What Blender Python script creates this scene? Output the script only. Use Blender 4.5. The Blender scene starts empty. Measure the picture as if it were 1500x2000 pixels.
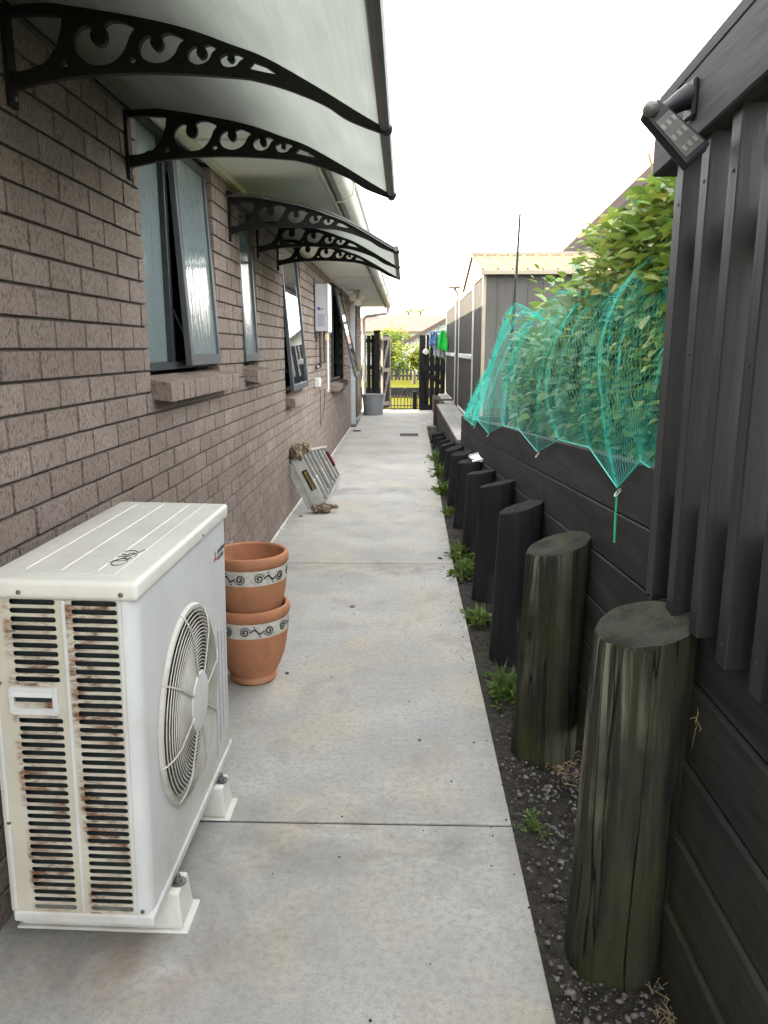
import bpy, bmesh, math, random
from mathutils import Vector, Matrix, noise
import numpy as np

rnd = random.Random(7)
R = math.radians
scene = bpy.context.scene
C = scene.collection

# ------------------------------------------------------------------ camera
CAM_H, PITCH, YAW = 1.48, R(12.0), R(1.53)
cam_d = bpy.data.cameras.new('camera')
cam = bpy.data.objects.new('camera', cam_d)
C.objects.link(cam)
cam.location = (0, 0, CAM_H)
cam.rotation_euler = (R(90) - PITCH, 0, YAW)
cam_d.sensor_width = 36
cam_d.lens = 27.0
cam_d.clip_start = 0.05
cam_d.clip_end = 2000
scene.camera = cam

# ------------------------------------------------------------------ sky and sun
SUN_EL, SUN_AZ = R(23), R(8)          # from the left (behind the house), a little ahead
sv = Vector((-math.cos(SUN_EL) * math.cos(SUN_AZ), math.cos(SUN_EL) * math.sin(SUN_AZ), math.sin(SUN_EL)))
world = bpy.data.worlds.new('World')
scene.world = world
world.use_nodes = True
wn = world.node_tree
wn.nodes.clear()
sky = wn.nodes.new('ShaderNodeTexSky')
sky.sky_type = 'NISHITA'
sky.sun_disc = False
sky.sun_elevation = SUN_EL
sky.sun_rotation = math.atan2(sv.x, sv.y)
sky.air_density = 1.0
sky.dust_density = .8
sky.ozone_density = 1.0
hs = wn.nodes.new('ShaderNodeHueSaturation')
hs.inputs['Saturation'].default_value = 0.16
bg = wn.nodes.new('ShaderNodeBackground')
bg.inputs['Strength'].default_value = 0.15
wo = wn.nodes.new('ShaderNodeOutputWorld')
wn.links.new(sky.outputs[0], hs.inputs['Color'])
veil = wn.nodes.new('ShaderNodeMix')          # thin even cloud over the whole sky
veil.data_type = 'RGBA'
veil.inputs[0].default_value = 0.62
veil.inputs[7].default_value = (5.0, 5.0, 4.9, 1)
wn.links.new(hs.outputs[0], veil.inputs[6])
wn.links.new(veil.outputs[2], bg.inputs['Color'])
wn.links.new(bg.outputs[0], wo.inputs[0])

sun_d = bpy.data.lights.new('sun', 'SUN')
sun_d.energy = 3.0
sun_d.angle = R(0.53)
sun_d.color = (1.0, 0.86, 0.66)
sun = bpy.data.objects.new('sun', sun_d)
C.objects.link(sun)
sun.rotation_euler = sv.to_track_quat('Z', 'Y').to_euler()
sun.location = (-20, 0, 20)

scene.view_settings.view_transform = 'Standard'
scene.view_settings.look = 'None'
scene.view_settings.gamma = 1
scene.view_settings.exposure = 3.25
scene.cycles.max_bounces = 5
scene.cycles.diffuse_bounces = 3
scene.cycles.use_adaptive_sampling = True
scene.cycles.adaptive_threshold = .025
scene.cycles.transparent_max_bounces = 16
scene.cycles.use_denoising = True


# ------------------------------------------------------------------ helpers
def proj(X, Y, Z):
    c, s = math.cos(YAW), math.sin(YAW)
    x = X * c + Y * s
    y = -X * s + Y * c
    z = Z - CAM_H
    f = y * math.cos(PITCH) - z * math.sin(PITCH)
    up = y * math.sin(PITCH) + z * math.cos(PITCH)
    if f <= 0.05:
        return None
    return (750 + 1500 * x / f, 1000 - 1500 * up / f)


class NT:
    def __init__(self, name):
        self.m = bpy.data.materials.new(name)
        self.m.use_nodes = True
        self.t = self.m.node_tree
        self.t.nodes.clear()
        self.out = self.n('ShaderNodeOutputMaterial')
        self.pos = self.n('ShaderNodeNewGeometry').outputs['Position']

    def n(self, typ, **kw):
        nd = self.t.nodes.new(typ)
        for k, v in kw.items():
            setattr(nd, k, v)
        return nd

    def l(self, a, b):
        self.t.links.new(a, b)

    def val(self, sock, v):
        if hasattr(v, 'is_output'):
            self.l(v, sock)
        else:
            if isinstance(v, tuple) and len(v) == 3 and sock.type == 'RGBA':
                v = v + (1,)
            sock.default_value = v

    def noise(self, scale=5, detail=4, stretch=(1, 1, 1), rough=.55, dist=0, vec=None):
        mp = self.n('ShaderNodeMapping')
        self.l(vec or self.pos, mp.inputs['Vector'])
        mp.inputs['Scale'].default_value = stretch
        nz = self.n('ShaderNodeTexNoise')
        self.l(mp.outputs[0], nz.inputs['Vector'])
        nz.inputs['Scale'].default_value = scale
        nz.inputs['Detail'].default_value = detail
        nz.inputs['Roughness'].default_value = rough
        nz.inputs['Distortion'].default_value = dist
        return nz.outputs[0]

    def ramp(self, f, a, b):
        mr = self.n('ShaderNodeMapRange')
        mr.clamp = True
        self.val(mr.inputs['Value'], f)
        mr.inputs['From Min'].default_value = a
        mr.inputs['From Max'].default_value = b
        return mr.outputs[0]

    def mix(self, f, a, b, mode='MIX'):
        mx = self.n('ShaderNodeMix', data_type='RGBA', blend_type=mode)
        self.val(mx.inputs[0], f)
        self.val(mx.inputs[6], a)
        self.val(mx.inputs[7], b)
        return mx.outputs[2]

    def math(self, op, a, b=0.0):
        md = self.n('ShaderNodeMath', operation=op)
        self.val(md.inputs[0], a)
        self.val(md.inputs[1], b)
        return md.outputs[0]

    def sep(self, i, vec=None):
        s = self.n('ShaderNodeSeparateXYZ')
        self.l(vec or self.pos, s.inputs[0])
        return s.outputs[i]

    def bump(self, h, strength=.3, dist=.01):
        b = self.n('ShaderNodeBump')
        self.val(b.inputs['Height'], h)
        b.inputs['Strength'].default_value = strength
        b.inputs['Distance'].default_value = dist
        return b.outputs[0]

    def bsdf(self, color, rough=.6, metal=0, spec=.5, normal=None, **kw):
        p = self.n('ShaderNodeBsdfPrincipled')
        self.val(p.inputs['Base Color'], color)
        self.val(p.inputs['Roughness'], rough)
        self.val(p.inputs['Metallic'], metal)
        self.val(p.inputs['Specular IOR Level'], spec)
        if normal is not None:
            self.l(normal, p.inputs['Normal'])
        for k, v in kw.items():
            self.val(p.inputs[k.replace('_', ' ')], v)
        self.l(p.outputs[0], self.out.inputs[0])
        return p


def simple(name, c1, c2=None, scale=6, rough=.6, bump=0, bscale=80, stretch=(1, 1, 1), metal=0, spec=.5, lo=.35, hi=.65, detail=5):
    t = NT(name)
    col = c1
    if c2:
        col = t.mix(t.ramp(t.noise(scale, detail, stretch), lo, hi), c1, c2)
    nrm = t.bump(t.noise(bscale, 3, stretch), bump, .004) if bump else None
    t.bsdf(col, rough, metal, spec, nrm)
    return t.m


M = {}


class MB:
    """collects shapes in world coordinates; build() makes ONE mesh object"""
    def __init__(self):
        self.v, self.f = [], []

    def add(self, vs, fs):
        o = len(self.v)
        self.v += [tuple(p) for p in vs]
        self.f += [tuple(i + o for i in f) for f in fs]
        return self

    def box(self, x0, x1, y0, y1, z0, z1, tf=None):
        vs = [(x, y, z) for z in (z0, z1) for y in (y0, y1) for x in (x0, x1)]
        if tf:
            vs = [tf(Vector(p)) for p in vs]
        return self.add(vs, [(0, 2, 3, 1), (4, 5, 7, 6), (0, 1, 5, 4), (2, 6, 7, 3), (0, 4, 6, 2), (1, 3, 7, 5)])

    def hexa(self, pts):
        """8 points: bottom 4 (ccw from above), top 4"""
        return self.add(pts, [(3, 2, 1, 0), (4, 5, 6, 7), (0, 1, 5, 4), (1, 2, 6, 5), (2, 3, 7, 6), (3, 0, 4, 7)])

    def tube(self, pts, r, n=6, closed=False, caps=True):
        pts = [Vector(p) for p in pts]
        rs = r if isinstance(r, (list, tuple)) else [r] * len(pts)
        o = len(self.v)
        N = len(pts)
        up = None
        for i, p in enumerate(pts):
            a = pts[(i - 1) % N] if (closed or i) else p
            b = pts[(i + 1) % N] if (closed or i < N - 1) else p
            d = (b - a).normalized() if (b - a).length > 1e-9 else Vector((0, 0, 1))
            if up is None:
                up = d.orthogonal().normalized()
            up = (up - d * up.dot(d))
            up = up.normalized() if up.length > 1e-6 else d.orthogonal().normalized()
            w = d.cross(up)
            for k in range(n):
                an = 2 * math.pi * k / n
                self.v.append(tuple(p + (up * math.cos(an) + w * math.sin(an)) * rs[i]))
        for i in range(N if closed else N - 1):
            j = (i + 1) % N
            for k in range(n):
                k2 = (k + 1) % n
                self.f.append((o + i * n + k, o + i * n + k2, o + j * n + k2, o + j * n + k))
        if caps and not closed:
            self.f.append(tuple(o + k for k in reversed(range(n))))
            self.f.append(tuple(o + (N - 1) * n + k for k in range(n)))
        return self

    def lathe(self, prof, cx, cy, n=48, cap0=False, cap1=False, tf=None):
        o = len(self.v)
        for r, z in prof:
            for k in range(n):
                a = 2 * math.pi * k / n
                p = Vector((cx + r * math.cos(a), cy + r * math.sin(a), z))
                self.v.append(tuple(tf(p) if tf else p))
        for i in range(len(prof) - 1):
            for k in range(n):
                k2 = (k + 1) % n
                self.f.append((o + i * n + k, o + i * n + k2, o + (i + 1) * n + k2, o + (i + 1) * n + k))
        if cap0:
            self.f.append(tuple(o + k for k in reversed(range(n))))
        if cap1:
            self.f.append(tuple(o + (len(prof) - 1) * n + k for k in range(n)))
        return self

    def mesh(self, name, org=(0, 0, 0), bevel=0, smooth=False, seg=1, weld=False):
        me = bpy.data.meshes.new(name)
        ox, oy, oz = org
        me.from_pydata([(x - ox, y - oy, z - oz) for x, y, z in self.v], [], self.f)
        if bevel or weld:
            bm = bmesh.new()
            bm.from_mesh(me)
            if weld:
                bmesh.ops.remove_doubles(bm, verts=bm.verts, dist=1e-5)
            if bevel:
                ed = [e for e in bm.edges if len(e.link_faces) == 2 and e.calc_face_angle(0) > .5]
                bmesh.ops.bevel(bm, geom=ed, offset=bevel, segments=seg, affect='EDGES', profile=.6, clamp_overlap=True)
            bm.to_mesh(me)
            bm.free()
        if smooth:
            me.shade_smooth()
            try:
                me.set_sharp_from_angle(angle=R(38))
            except Exception:
                pass
        return me

    def build(self, name, mat, parent=None, bevel=0, smooth=False, seg=1, weld=False):
        org = ORG.get(parent.name, (0, 0, 0)) if parent else (0, 0, 0)
        return link(name, self.mesh(name, org, bevel, smooth, seg, weld), mat, parent)


ORG = {}


def link(name, me, mat=None, parent=None):
    o = bpy.data.objects.new(name, me)
    C.objects.link(o)
    if mat and not me.materials:
        me.materials.append(M[mat] if isinstance(mat, str) else mat)
    if parent:
        o.parent = parent
        ORG[o.name] = ORG.get(parent.name, (0, 0, 0))
    return o


def tag(o, label=None, cat=None, group=None, kind=None):
    for k, v in (('label', label), ('category', cat), ('group', group), ('kind', kind)):
        if v:
            o[k] = v
    return o


def thing(name, label, cat, loc=(0, 0, 0), group=None):
    o = bpy.data.objects.new(name, None)
    C.objects.link(o)
    o.location = loc
    o.empty_display_size = .1
    ORG[o.name] = tuple(loc)
    return tag(o, label, cat, group)


def bxs(*a):
    return MB().box(*a)


def catmull(pts, n=4):
    out = []
    N = len(pts)
    for i in range(N):
        p0, p1, p2, p3 = (Vector(pts[(i + k) % N]) for k in (-1, 0, 1, 2))
        for k in range(n):
            t = k / n
            out.append(0.5 * ((2 * p1) + (p2 - p0) * t + (2 * p0 - 5 * p1 + 4 * p2 - p3) * t * t + (3 * p1 - p0 - 3 * p2 + p3) * t ** 3))
    return out


def filled(outer, holes, thick, tf, bevel=0):
    """flat plate with holes; outline in 2D, tf(x,y,z) -> world. Returns MB"""
    cu = bpy.data.curves.new('tmp_curve', 'CURVE')
    cu.dimensions = '2D'
    cu.fill_mode = 'BOTH'
    cu.extrude = thick / 2
    cu.bevel_depth = bevel
    cu.bevel_resolution = 0
    for poly in [outer] + holes:
        s = cu.splines.new('POLY')
        s.points.add(len(poly) - 1)
        for i, p in enumerate(poly):
            s.points[i].co = (p[0], p[1], 0, 1)
        s.use_cyclic_u = True
    ob = bpy.data.objects.new('tmp_curve', cu)
    return _to_mb(ob, cu, tf)


def _to_mb(ob, cu, tf):
    C.objects.link(ob)
    dg = bpy.context.evaluated_depsgraph_get()
    dg.update()
    me = bpy.data.meshes.new_from_object(ob.evaluated_get(dg))
    mb = MB()
    mb.add([tf(*v.co) for v in me.vertices], [tuple(p.vertices) for p in me.polygons])
    bpy.data.objects.remove(ob)
    bpy.data.meshes.remove(me)
    bpy.data.curves.remove(cu)
    return mb


def text_mb(s, size, tf, thick=.0006, bold=0.0):
    cu = bpy.data.curves.new('tmp_text', 'FONT')
    cu.body = s
    cu.size = size
    cu.extrude = thick
    cu.offset = bold
    ob = bpy.data.objects.new('tmp_text', cu)
    return _to_mb(ob, cu, tf)


def rrect(x0, x1, y0, y1, r, n=3):
    out = []
    for cx, cy, a0 in ((x1 - r, y1 - r, 0), (x0 + r, y1 - r, 90), (x0 + r, y0 + r, 180), (x1 - r, y0 + r, 270)):
        for k in range(n + 1):
            a = R(a0 + 90 * k / n)
            out.append((cx + r * math.cos(a), cy + r * math.sin(a)))
    return out


def leaves_mb(mb, rng, pts, size, droop=.3, jitter=1.0, width=.8):
    """pts: list of (pos, outward). adds leaf shapes"""
    for p, out in pts:
        s = size * rng.uniform(.55, 1.25)
        d = Vector((out[0] + rng.uniform(-1, 1) * jitter, out[1] + rng.uniform(-1, 1) * jitter, out[2] - droop + rng.uniform(-.6, .6) * jitter))
        if d.length < 1e-3:
            d = Vector((1, 0, 0))
        d.normalize()
        up = Vector((rng.uniform(-.5, .5), rng.uniform(-.5, .5), 1))
        w = d.cross(up)
        if w.length < 1e-3:
            w = d.orthogonal()
        w.normalize()
        nrm = w.cross(d)
        p = Vector(p)
        hw = s * width * .5
        b, mid, tip = p, p + d * s * .5 - nrm * s * .06, p + d * s - nrm * s * rng.uniform(0, .2)
        fold = nrm * s * rng.uniform(.02, .16)
        l1, l2 = p + d * s * .18 - w * hw * .9 + fold, p + d * s * .6 - w * hw * .85 + fold
        r1, r2 = p + d * s * .18 + w * hw * .9 + fold, p + d * s * .6 + w * hw * .85 + fold
        mb.add([b, mid, tip, l1, l2, r1, r2], [(0, 1, 4, 3), (1, 2, 4), (0, 5, 6, 1), (1, 6, 2)])


# ------------------------------------------------------------------ materials
def mat_brick():
    t = NT('brick_clay')
    g = t.n('ShaderNodeNewGeometry')
    oi = t.n('ShaderNodeObjectInfo')
    rv = t.math('FRACT', t.math('ADD', g.outputs['Random Per Island'], oi.outputs['Random']))
    base = t.mix(rv, (.185, .148, .129), (.275, .227, .200))
    rv2 = t.math('FRACT', t.math('MULTIPLY', rv, 7.31))
    base = t.mix(t.math('MULTIPLY', t.ramp(rv2, .6, 1.0), .5), base, (.20, .145, .118))
    base = t.mix(t.ramp(t.noise(2.2, 3), .35, .7), base, (.190, .152, .126))
    streak = t.noise(165, 3, (1, 1, .42), .6)
    pits = t.ramp(streak, .50, .66)
    col = t.mix(t.math('MULTIPLY', pits, .85), base, (.065, .051, .043))
    lightf = t.ramp(t.noise(210, 2, (1, 1, .5), .6), .56, .75)
    col = t.mix(t.math('MULTIPLY', lightf, .4), col, (.36, .32, .29))
    h = t.math('SUBTRACT', 1.0, pits)
    t.bsdf(col, .93, 0, .25, t.bump(h, .55, .004))
    return t.m


def mat_concrete():
    t = NT('path_concrete')
    base = t.mix(t.ramp(t.noise(1.6, 4, (1, 1, 1), .6), .34, .66), (.335, .332, .318), (.432, .428, .412))
    warm = t.ramp(t.noise(2.3, 4, (1, .8, 1), .6, .8), .48, .68)
    col = t.mix(t.math('MULTIPLY', warm, .6), base, (.47, .405, .30))
    blue = t.ramp(t.noise(1.9, 4, (.8, 1.5, 1), .6, .6), .50, .70)
    col = t.mix(t.math('MULTIPLY', blue, .6), col, (.285, .30, .325))
    dark = t.ramp(t.noise(3.1, 5, (1.2, 1, 1), .68, .5), .54, .76)
    col = t.mix(t.math('MULTIPLY', dark, .6), col, (.20, .19, .175))
    med = t.noise(48, 3, (1, 1, 1), .7)
    col = t.mix(t.ramp(med, .45, .8), col, (.26, .25, .232))
    fine = t.noise(330, 2)
    col = t.mix(t.math('MULTIPLY', t.ramp(fine, .52, .68), .7), col, (.22, .21, .195))
    sp = t.n('ShaderNodeTexVoronoi')
    sp.inputs['Scale'].default_value = 150
    t.l(t.pos, sp.inputs['Vector'])
    spot = t.ramp(sp.outputs['Distance'], .26, .12)
    agg = t.ramp(t.noise(2.6, 2), .40, .58)
    col = t.mix(t.math('MULTIPLY', t.math('MULTIPLY', spot, agg), .55), col, (.60, .58, .54))
    # rust run-off below the heat pump
    x, y = t.sep(0), t.sep(1)
    dx = t.math('DIVIDE', t.math('SUBTRACT', x, -.64), .26)
    dy = t.math('DIVIDE', t.math('SUBTRACT', y, 1.60), .17)
    rr = t.math('ADD', t.math('MULTIPLY', dx, dx), t.math('MULTIPLY', dy, dy))
    stain = t.math('MULTIPLY', t.ramp(rr, 1.3, 0.0), t.ramp(t.noise(8, 4), .36, .60))
    col = t.mix(t.math('MULTIPLY', stain, .38), col, (.24, .15, .085))
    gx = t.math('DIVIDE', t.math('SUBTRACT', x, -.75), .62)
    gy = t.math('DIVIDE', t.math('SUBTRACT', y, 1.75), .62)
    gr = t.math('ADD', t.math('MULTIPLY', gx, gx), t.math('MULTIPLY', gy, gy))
    grime_shade = t.math('MULTIPLY', t.ramp(gr, 1.2, .15), t.ramp(t.noise(3.6, 5, (1, 1, 1), .65, .8), .34, .60))  # stain plus shadow around the heat pump's base, both painted into the concrete
    col = t.mix(t.math('MULTIPLY', grime_shade, .55), col, (.17, .172, .172))
    # grubby bands where water lies along the joints
    for yj, wdt in ((2.10, .30), (5.1, .28), (8.1, .3)):
        jy = t.math('ABSOLUTE', t.math('SUBTRACT', y, yj))
        band = t.math('MULTIPLY', t.ramp(jy, wdt, .02), t.ramp(t.noise(4.2, 5, (1, 1.6, 1), .65, .6), .42, .64))
        col = t.mix(t.math('MULTIPLY', band, .55), col, (.17, .16, .148))
    # greenish dirt along both edges
    ex = t.ramp(x, .24, .40)
    ew = t.ramp(x, -.90, -1.06)
    ed = t.math('MULTIPLY', t.math('MAXIMUM', ex, ew), t.ramp(t.noise(7, 4), .36, .62))
    col = t.mix(t.math('MULTIPLY', ed, .5), col, (.17, .16, .13))
    t.bsdf(col, .9, 0, .12, t.bump(fine, .3, .003))
    return t.m


def mat_black_timber(name, grain, moss=0.0, base=(.014, .0133, .0137), spec=.14, rough=.72):
    t = NT(name)
    n1 = t.noise(14, 5, grain, .6)
    col = t.mix(t.ramp(n1, .35, .72), base, tuple(c * 2.3 for c in base))
    g2 = t.ramp(t.noise(95, 4, tuple(q * .45 if q < 1 else q for q in grain), .7), .45, .7)
    col = t.mix(t.math('MULTIPLY', g2, .45), col, tuple(c * .35 for c in base))
    sc = t.ramp(t.noise(55, 3, tuple(g * .8 for g in grain)), .70, .78)
    col = t.mix(t.math('MULTIPLY', sc, .35), col, (.11, .105, .1))
    if moss:
        mo = t.ramp(t.noise(5, 5, (1, 1, .35)), .45, .72)
        col = t.mix(t.math('MULTIPLY', mo, moss), col, (.055, .062, .018))
    t.bsdf(col, rough, 0, spec, t.bump(t.noise(60, 3, grain), .3, .003))
    return t.m


def mat_mossy_post():
    t = NT('mossy_post_timber')
    st = t.noise(19, 5, (1, 1, .08), .62)
    col = t.mix(t.ramp(st, .36, .62), (.011, .011, .010), (.036, .037, .026))
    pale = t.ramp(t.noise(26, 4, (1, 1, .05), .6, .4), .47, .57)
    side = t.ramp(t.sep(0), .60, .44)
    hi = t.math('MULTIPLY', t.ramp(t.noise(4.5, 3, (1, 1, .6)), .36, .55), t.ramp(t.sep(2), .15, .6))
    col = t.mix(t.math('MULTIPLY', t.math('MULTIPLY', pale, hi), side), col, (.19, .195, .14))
    mo = t.ramp(t.noise(7, 5, (1, 1, .45), .65), .46, .66)
    lo = t.ramp(t.sep(2), .8, .02)
    col = t.mix(t.math('MULTIPLY', mo, t.math('ADD', t.math('MULTIPLY', lo, .55), .18)), col, (.045, .048, .011))
    ck = t.math('ABSOLUTE', t.math('SUBTRACT', t.noise(13, 3, (1, 1, .045), .5, .3), .5))
    crack = t.ramp(ck, .011, .003)
    col = t.mix(crack, col, (.004, .004, .0035))
    gr = t.ramp(t.noise(160, 3), .55, .75)
    col = t.mix(t.math('MULTIPLY', gr, .35), col, (.055, .055, .042))
    t.bsdf(col, .85, 0, .15, t.bump(t.math('SUBTRACT', t.noise(40, 4, (1, 1, .12)), crack), .7, .008))
    return t.m


def mat_leaf(name, a, b, c, trans=.35, rough=.5):
    t = NT(name)
    g = t.n('ShaderNodeNewGeometry')
    oi = t.n('ShaderNodeObjectInfo')
    rv = t.math('FRACT', t.math('ADD', g.outputs['Random Per Island'], oi.outputs['Random']))
    col = t.mix(t.ramp(rv, 0, .75), a, b)
    col = t.mix(t.ramp(rv, .8, .95), col, c)
    d = t.n('ShaderNodeBsdfPrincipled')
    t.l(col, d.inputs['Base Color'])
    d.inputs['Roughness'].default_value = rough
    d.inputs['Specular IOR Level'].default_value = .4
    tr = t.n('ShaderNodeBsdfTranslucent')
    t.l(t.mix(.5, col, (.16, .2, .02)), tr.inputs[0])
    mx = t.n('ShaderNodeMixShader')
    mx.inputs[0].default_value = trans
    t.l(d.outputs[0], mx.inputs[1])
    t.l(tr.outputs[0], mx.inputs[2])
    t.l(mx.outputs[0], t.out.inputs[0])
    return t.m


def mat_polycarb():
    t = NT('awning_polycarbonate')
    x = t.sep(0)
    y = t.sep(1)
    rib = t.math('SINE', t.math('MULTIPLY', x, 2 * math.pi / .011))
    grime_shade = t.noise(9, 5, (1, .25, 1))
    fine = t.noise(130, 3, (1, .02, 1))
    col = t.mix(t.ramp(grime_shade, .35, .7), (.46, .475, .445), (.405, .42, .392))
    col = t.mix(t.math('MULTIPLY', t.ramp(fine, .48, .72), .32), col, (.57, .58, .555))
    tr = t.n('ShaderNodeBsdfTranslucent')
    t.l(col, tr.inputs[0])
    gl = t.n('ShaderNodeBsdfPrincipled')
    t.l(t.mix(.6, col, (.2, .21, .19)), gl.inputs['Base Color'])
    gl.inputs['Roughness'].default_value = .3
    b = t.bump(rib, .25, .002)
    t.l(b, gl.inputs['Normal'])
    mx = t.n('ShaderNodeMixShader')
    mx.inputs[0].default_value = .22
    t.l(tr.outputs[0], mx.inputs[1])
    t.l(gl.outputs[0], mx.inputs[2])
    t.l(mx.outputs[0], t.out.inputs[0])
    return t.m


def mat_ac(name, rust=0.0, base=(.66, .665, .64)):
    t = NT(name)
    col = t.mix(t.ramp(t.noise(7, 5), .4, .75), base, tuple(c * .88 for c in base))
    dirt = t.ramp(t.noise(26, 5, (1, 1, .5)), .58, .8)
    col = t.mix(t.math('MULTIPLY', dirt, .3), col, (.42, .40, .34))
    run = t.ramp(t.noise(16, 4, (1, 1, .10), .6), .55, .72)
    col = t.mix(t.math('MULTIPLY', run, .22), col, (.36, .345, .30))
    foot = t.math('MULTIPLY', t.ramp(t.sep(2), .34, .11), t.ramp(t.noise(11, 4), .38, .62))
    col = t.mix(t.math('MULTIPLY', foot, .45), col, (.30, .24, .17))
    if rust:
        # rust eats into the strips between the slots
        r1 = t.ramp(t.noise(34, 5, (.55, 1, 1.9), .75), .42, .56)
        big = t.ramp(t.noise(7.0, 3), .37, .57)
        rm = t.math('MULTIPLY', t.math('MULTIPLY', r1, big), rust)
        x = t.sep(0)
        c1 = t.ramp(t.math('ABSOLUTE', t.math('SUBTRACT', x, -.703)), .056, .047)
        c2 = t.ramp(t.math('ABSOLUTE', t.math('SUBTRACT', x, -.842)), .056, .047)
        rm = t.math('MULTIPLY', rm, t.math('MAXIMUM', c1, c2))
        rc = t.mix(t.ramp(t.noise(60, 4), .35, .65), (.22, .10, .045), (.075, .034, .018))
        col = t.mix(rm, col, rc)
    t.bsdf(col, .42, 0, .5, t.bump(t.noise(220, 2), .05, .001))
    return t.m


def mat_terracotta():
    t = NT('terracotta')
    col = t.mix(t.ramp(t.noise(9, 5), .38, .66), (.44, .19, .10), (.36, .165, .09))
    pale = t.ramp(t.noise(13, 5, (1, 1, .7)), .55, .75)
    col = t.mix(t.math('MULTIPLY', pale, .4), col, (.40, .29, .19))
    lo = t.math('MULTIPLY', t.ramp(t.noise(17, 5, (1, 1, .6)), .5, .7), .35)
    col = t.mix(lo, col, (.23, .125, .075))
    t.bsdf(col, .8, 0, .3, t.bump(t.noise(150, 3), .12, .002))
    return t.m


def mat_glass(name, col, rough=.08, ripple=0.0, spec=.9):
    t = NT(name)
    nrm = None
    if ripple:
        nrm = t.bump(t.noise(38, 3, (1, 1, .18)), ripple, .004)
    t.bsdf(col, rough, 0, spec, nrm)
    return t.m


def mat_soil():
    t = NT('soil_dark')
    col = t.mix(t.ramp(t.noise(38, 6), .36, .66), (.018, .016, .0145), (.048, .043, .037))
    st = t.ramp(t.noise(90, 3), .62, .72)
    col = t.mix(t.math('MULTIPLY', st, .6), col, (.13, .122, .11))
    mo = t.ramp(t.noise(3.2, 4), .58, .7)
    col = t.mix(t.math('MULTIPLY', mo, .5), col, (.05, .06, .018))
    t.bsdf(col, .95, 0, .2, t.bump(t.noise(85, 4), .8, .012))
    return t.m


def mat_lawn():
    t = NT('lawn_grass')
    col = t.mix(t.ramp(t.noise(1.2, 5), .35, .65), (.078, .085, .004), (.105, .098, .007))
    col = t.mix(t.ramp(t.noise(30, 4), .5, .75), col, (.035, .05, .005))
    t.bsdf(col, .9, 0, .05, t.bump(t.noise(60, 3), .8, .03))
    return t.m


def mat_weatherboard(name, c):
    t = NT(name)
    col = t.mix(t.ramp(t.noise(3, 4), .4, .7), c, tuple(k * .9 for k in c))
    t.bsdf(col, .7, 0, .3)
    return t.m


M['brick'] = mat_brick()
M['mortar'] = simple('mortar_dark', (.085, .07, .061), (.06, .05, .043), 30, .95, .3, 200)
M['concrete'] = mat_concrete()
M['board'] = mat_black_timber('black_board_timber', (1, .07, 1), 0, (.021, .020, .0202))
M['fin'] = mat_black_timber('black_fin_timber', (1, 1, .09), 0, (.0105, .0102, .0108), .42, .48)
M['beam'] = mat_black_timber('black_beam_timber', (1, .12, 1), 0, (.033, .032, .034))
M['lowboard'] = mat_black_timber('mossy_board_timber', (1, .10, 1), .35, (.017, .017, .0165))
M['postblack'] = mat_black_timber('black_post_timber', (1, 1, .08), .10, (.010, .0102, .0125))
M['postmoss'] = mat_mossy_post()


def mat_post_top(name, dark, pale, moss):
    t = NT(name)
    tc = t.n('ShaderNodeTexCoord').outputs['Object']
    x, y = t.sep(0, tc), t.sep(1, tc)
    d = t.math('SQRT', t.math('ADD', t.math('MULTIPLY', x, x), t.math('MULTIPLY', y, y)))
    d = t.math('ADD', d, t.math('MULTIPLY', t.noise(11, 4, (1, 1, 1), .65), .045))
    ring = t.ramp(t.math('SINE', t.math('MULTIPLY', d, 2 * math.pi / .009)), -1.0, 1.0)
    col = t.mix(ring, dark, pale)
    mo = t.ramp(t.noise(16, 5), .44, .64)
    col = t.mix(t.math('MULTIPLY', mo, moss), col, (.045, .05, .018))
    dk = t.ramp(t.noise(12, 5, (1, 1, 1), .65), .44, .62)
    col = t.mix(t.math('MULTIPLY', dk, .75), col, (.012, .012, .011))
    t.bsdf(col, .9, 0, .12, t.bump(t.math('ADD', ring, t.noise(90, 3)), .4, .003))
    return t.m


M['top_moss'] = mat_post_top('mossy_post_top', (.034, .034, .029), (.046, .046, .038), .75)
M['top_black'] = mat_post_top('black_post_top', (.013, .013, .014), (.018, .018, .018), .15)
M['soil'] = mat_soil()
M['pebble'] = simple('pebble_stone', (.055, .052, .048), (.17, .16, .145), 55, .75, .1, 200)
M['lawn'] = mat_lawn()
M['black_plastic'] = simple('black_plastic', (.004, .004, .0042), (.006, .006, .006), 20, .5, spec=.2)
M['polycarb'] = mat_polycarb()
M['alu_bar'] = simple('awning_bar_brown', (.075, .066, .064), (.10, .09, .087), 14, .4, 0, metal=.3)
M['alu_frame'] = simple('anthracite_aluminium', (.018, .022, .026), (.026, .03, .035), 9, .42, metal=.1)
M['alu_sash'] = simple('grey_sash_aluminium', (.05, .057, .064), (.066, .073, .08), 9, .42, metal=.15)
M['glass_obscure'] = mat_glass('obscure_glass', (.145, .18, .185), .07, .6, 1.0)
M['glass_clear'] = mat_glass('clear_glass', (.018, .022, .026), .02, 0, 1.0)
M['dark_room'] = simple('dark_interior', (.012, .012, .013), rough=.9)
M['soffit'] = simple('soffit_paint', (.82, .82, .75), (.77, .77, .70), 3, .75)
M['fascia'] = simple('fascia_paint', (.50, .50, .44), (.42, .42, .37), 5, .5)
M['gutter'] = simple('gutter_steel', (.40, .40, .355), (.33, .33, .30), 5, .42, metal=.1)
M['trim'] = simple('cream_trim', (.62, .61, .53), (.55, .54, .47), 6, .6)
M['roof'] = simple('roof_steel', (.12, .115, .11), (.15, .145, .14), 3, .5)
M['base_white'] = simple('white_flashing', (.68, .67, .63), (.48, .47, .42), 14, .7)
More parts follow.
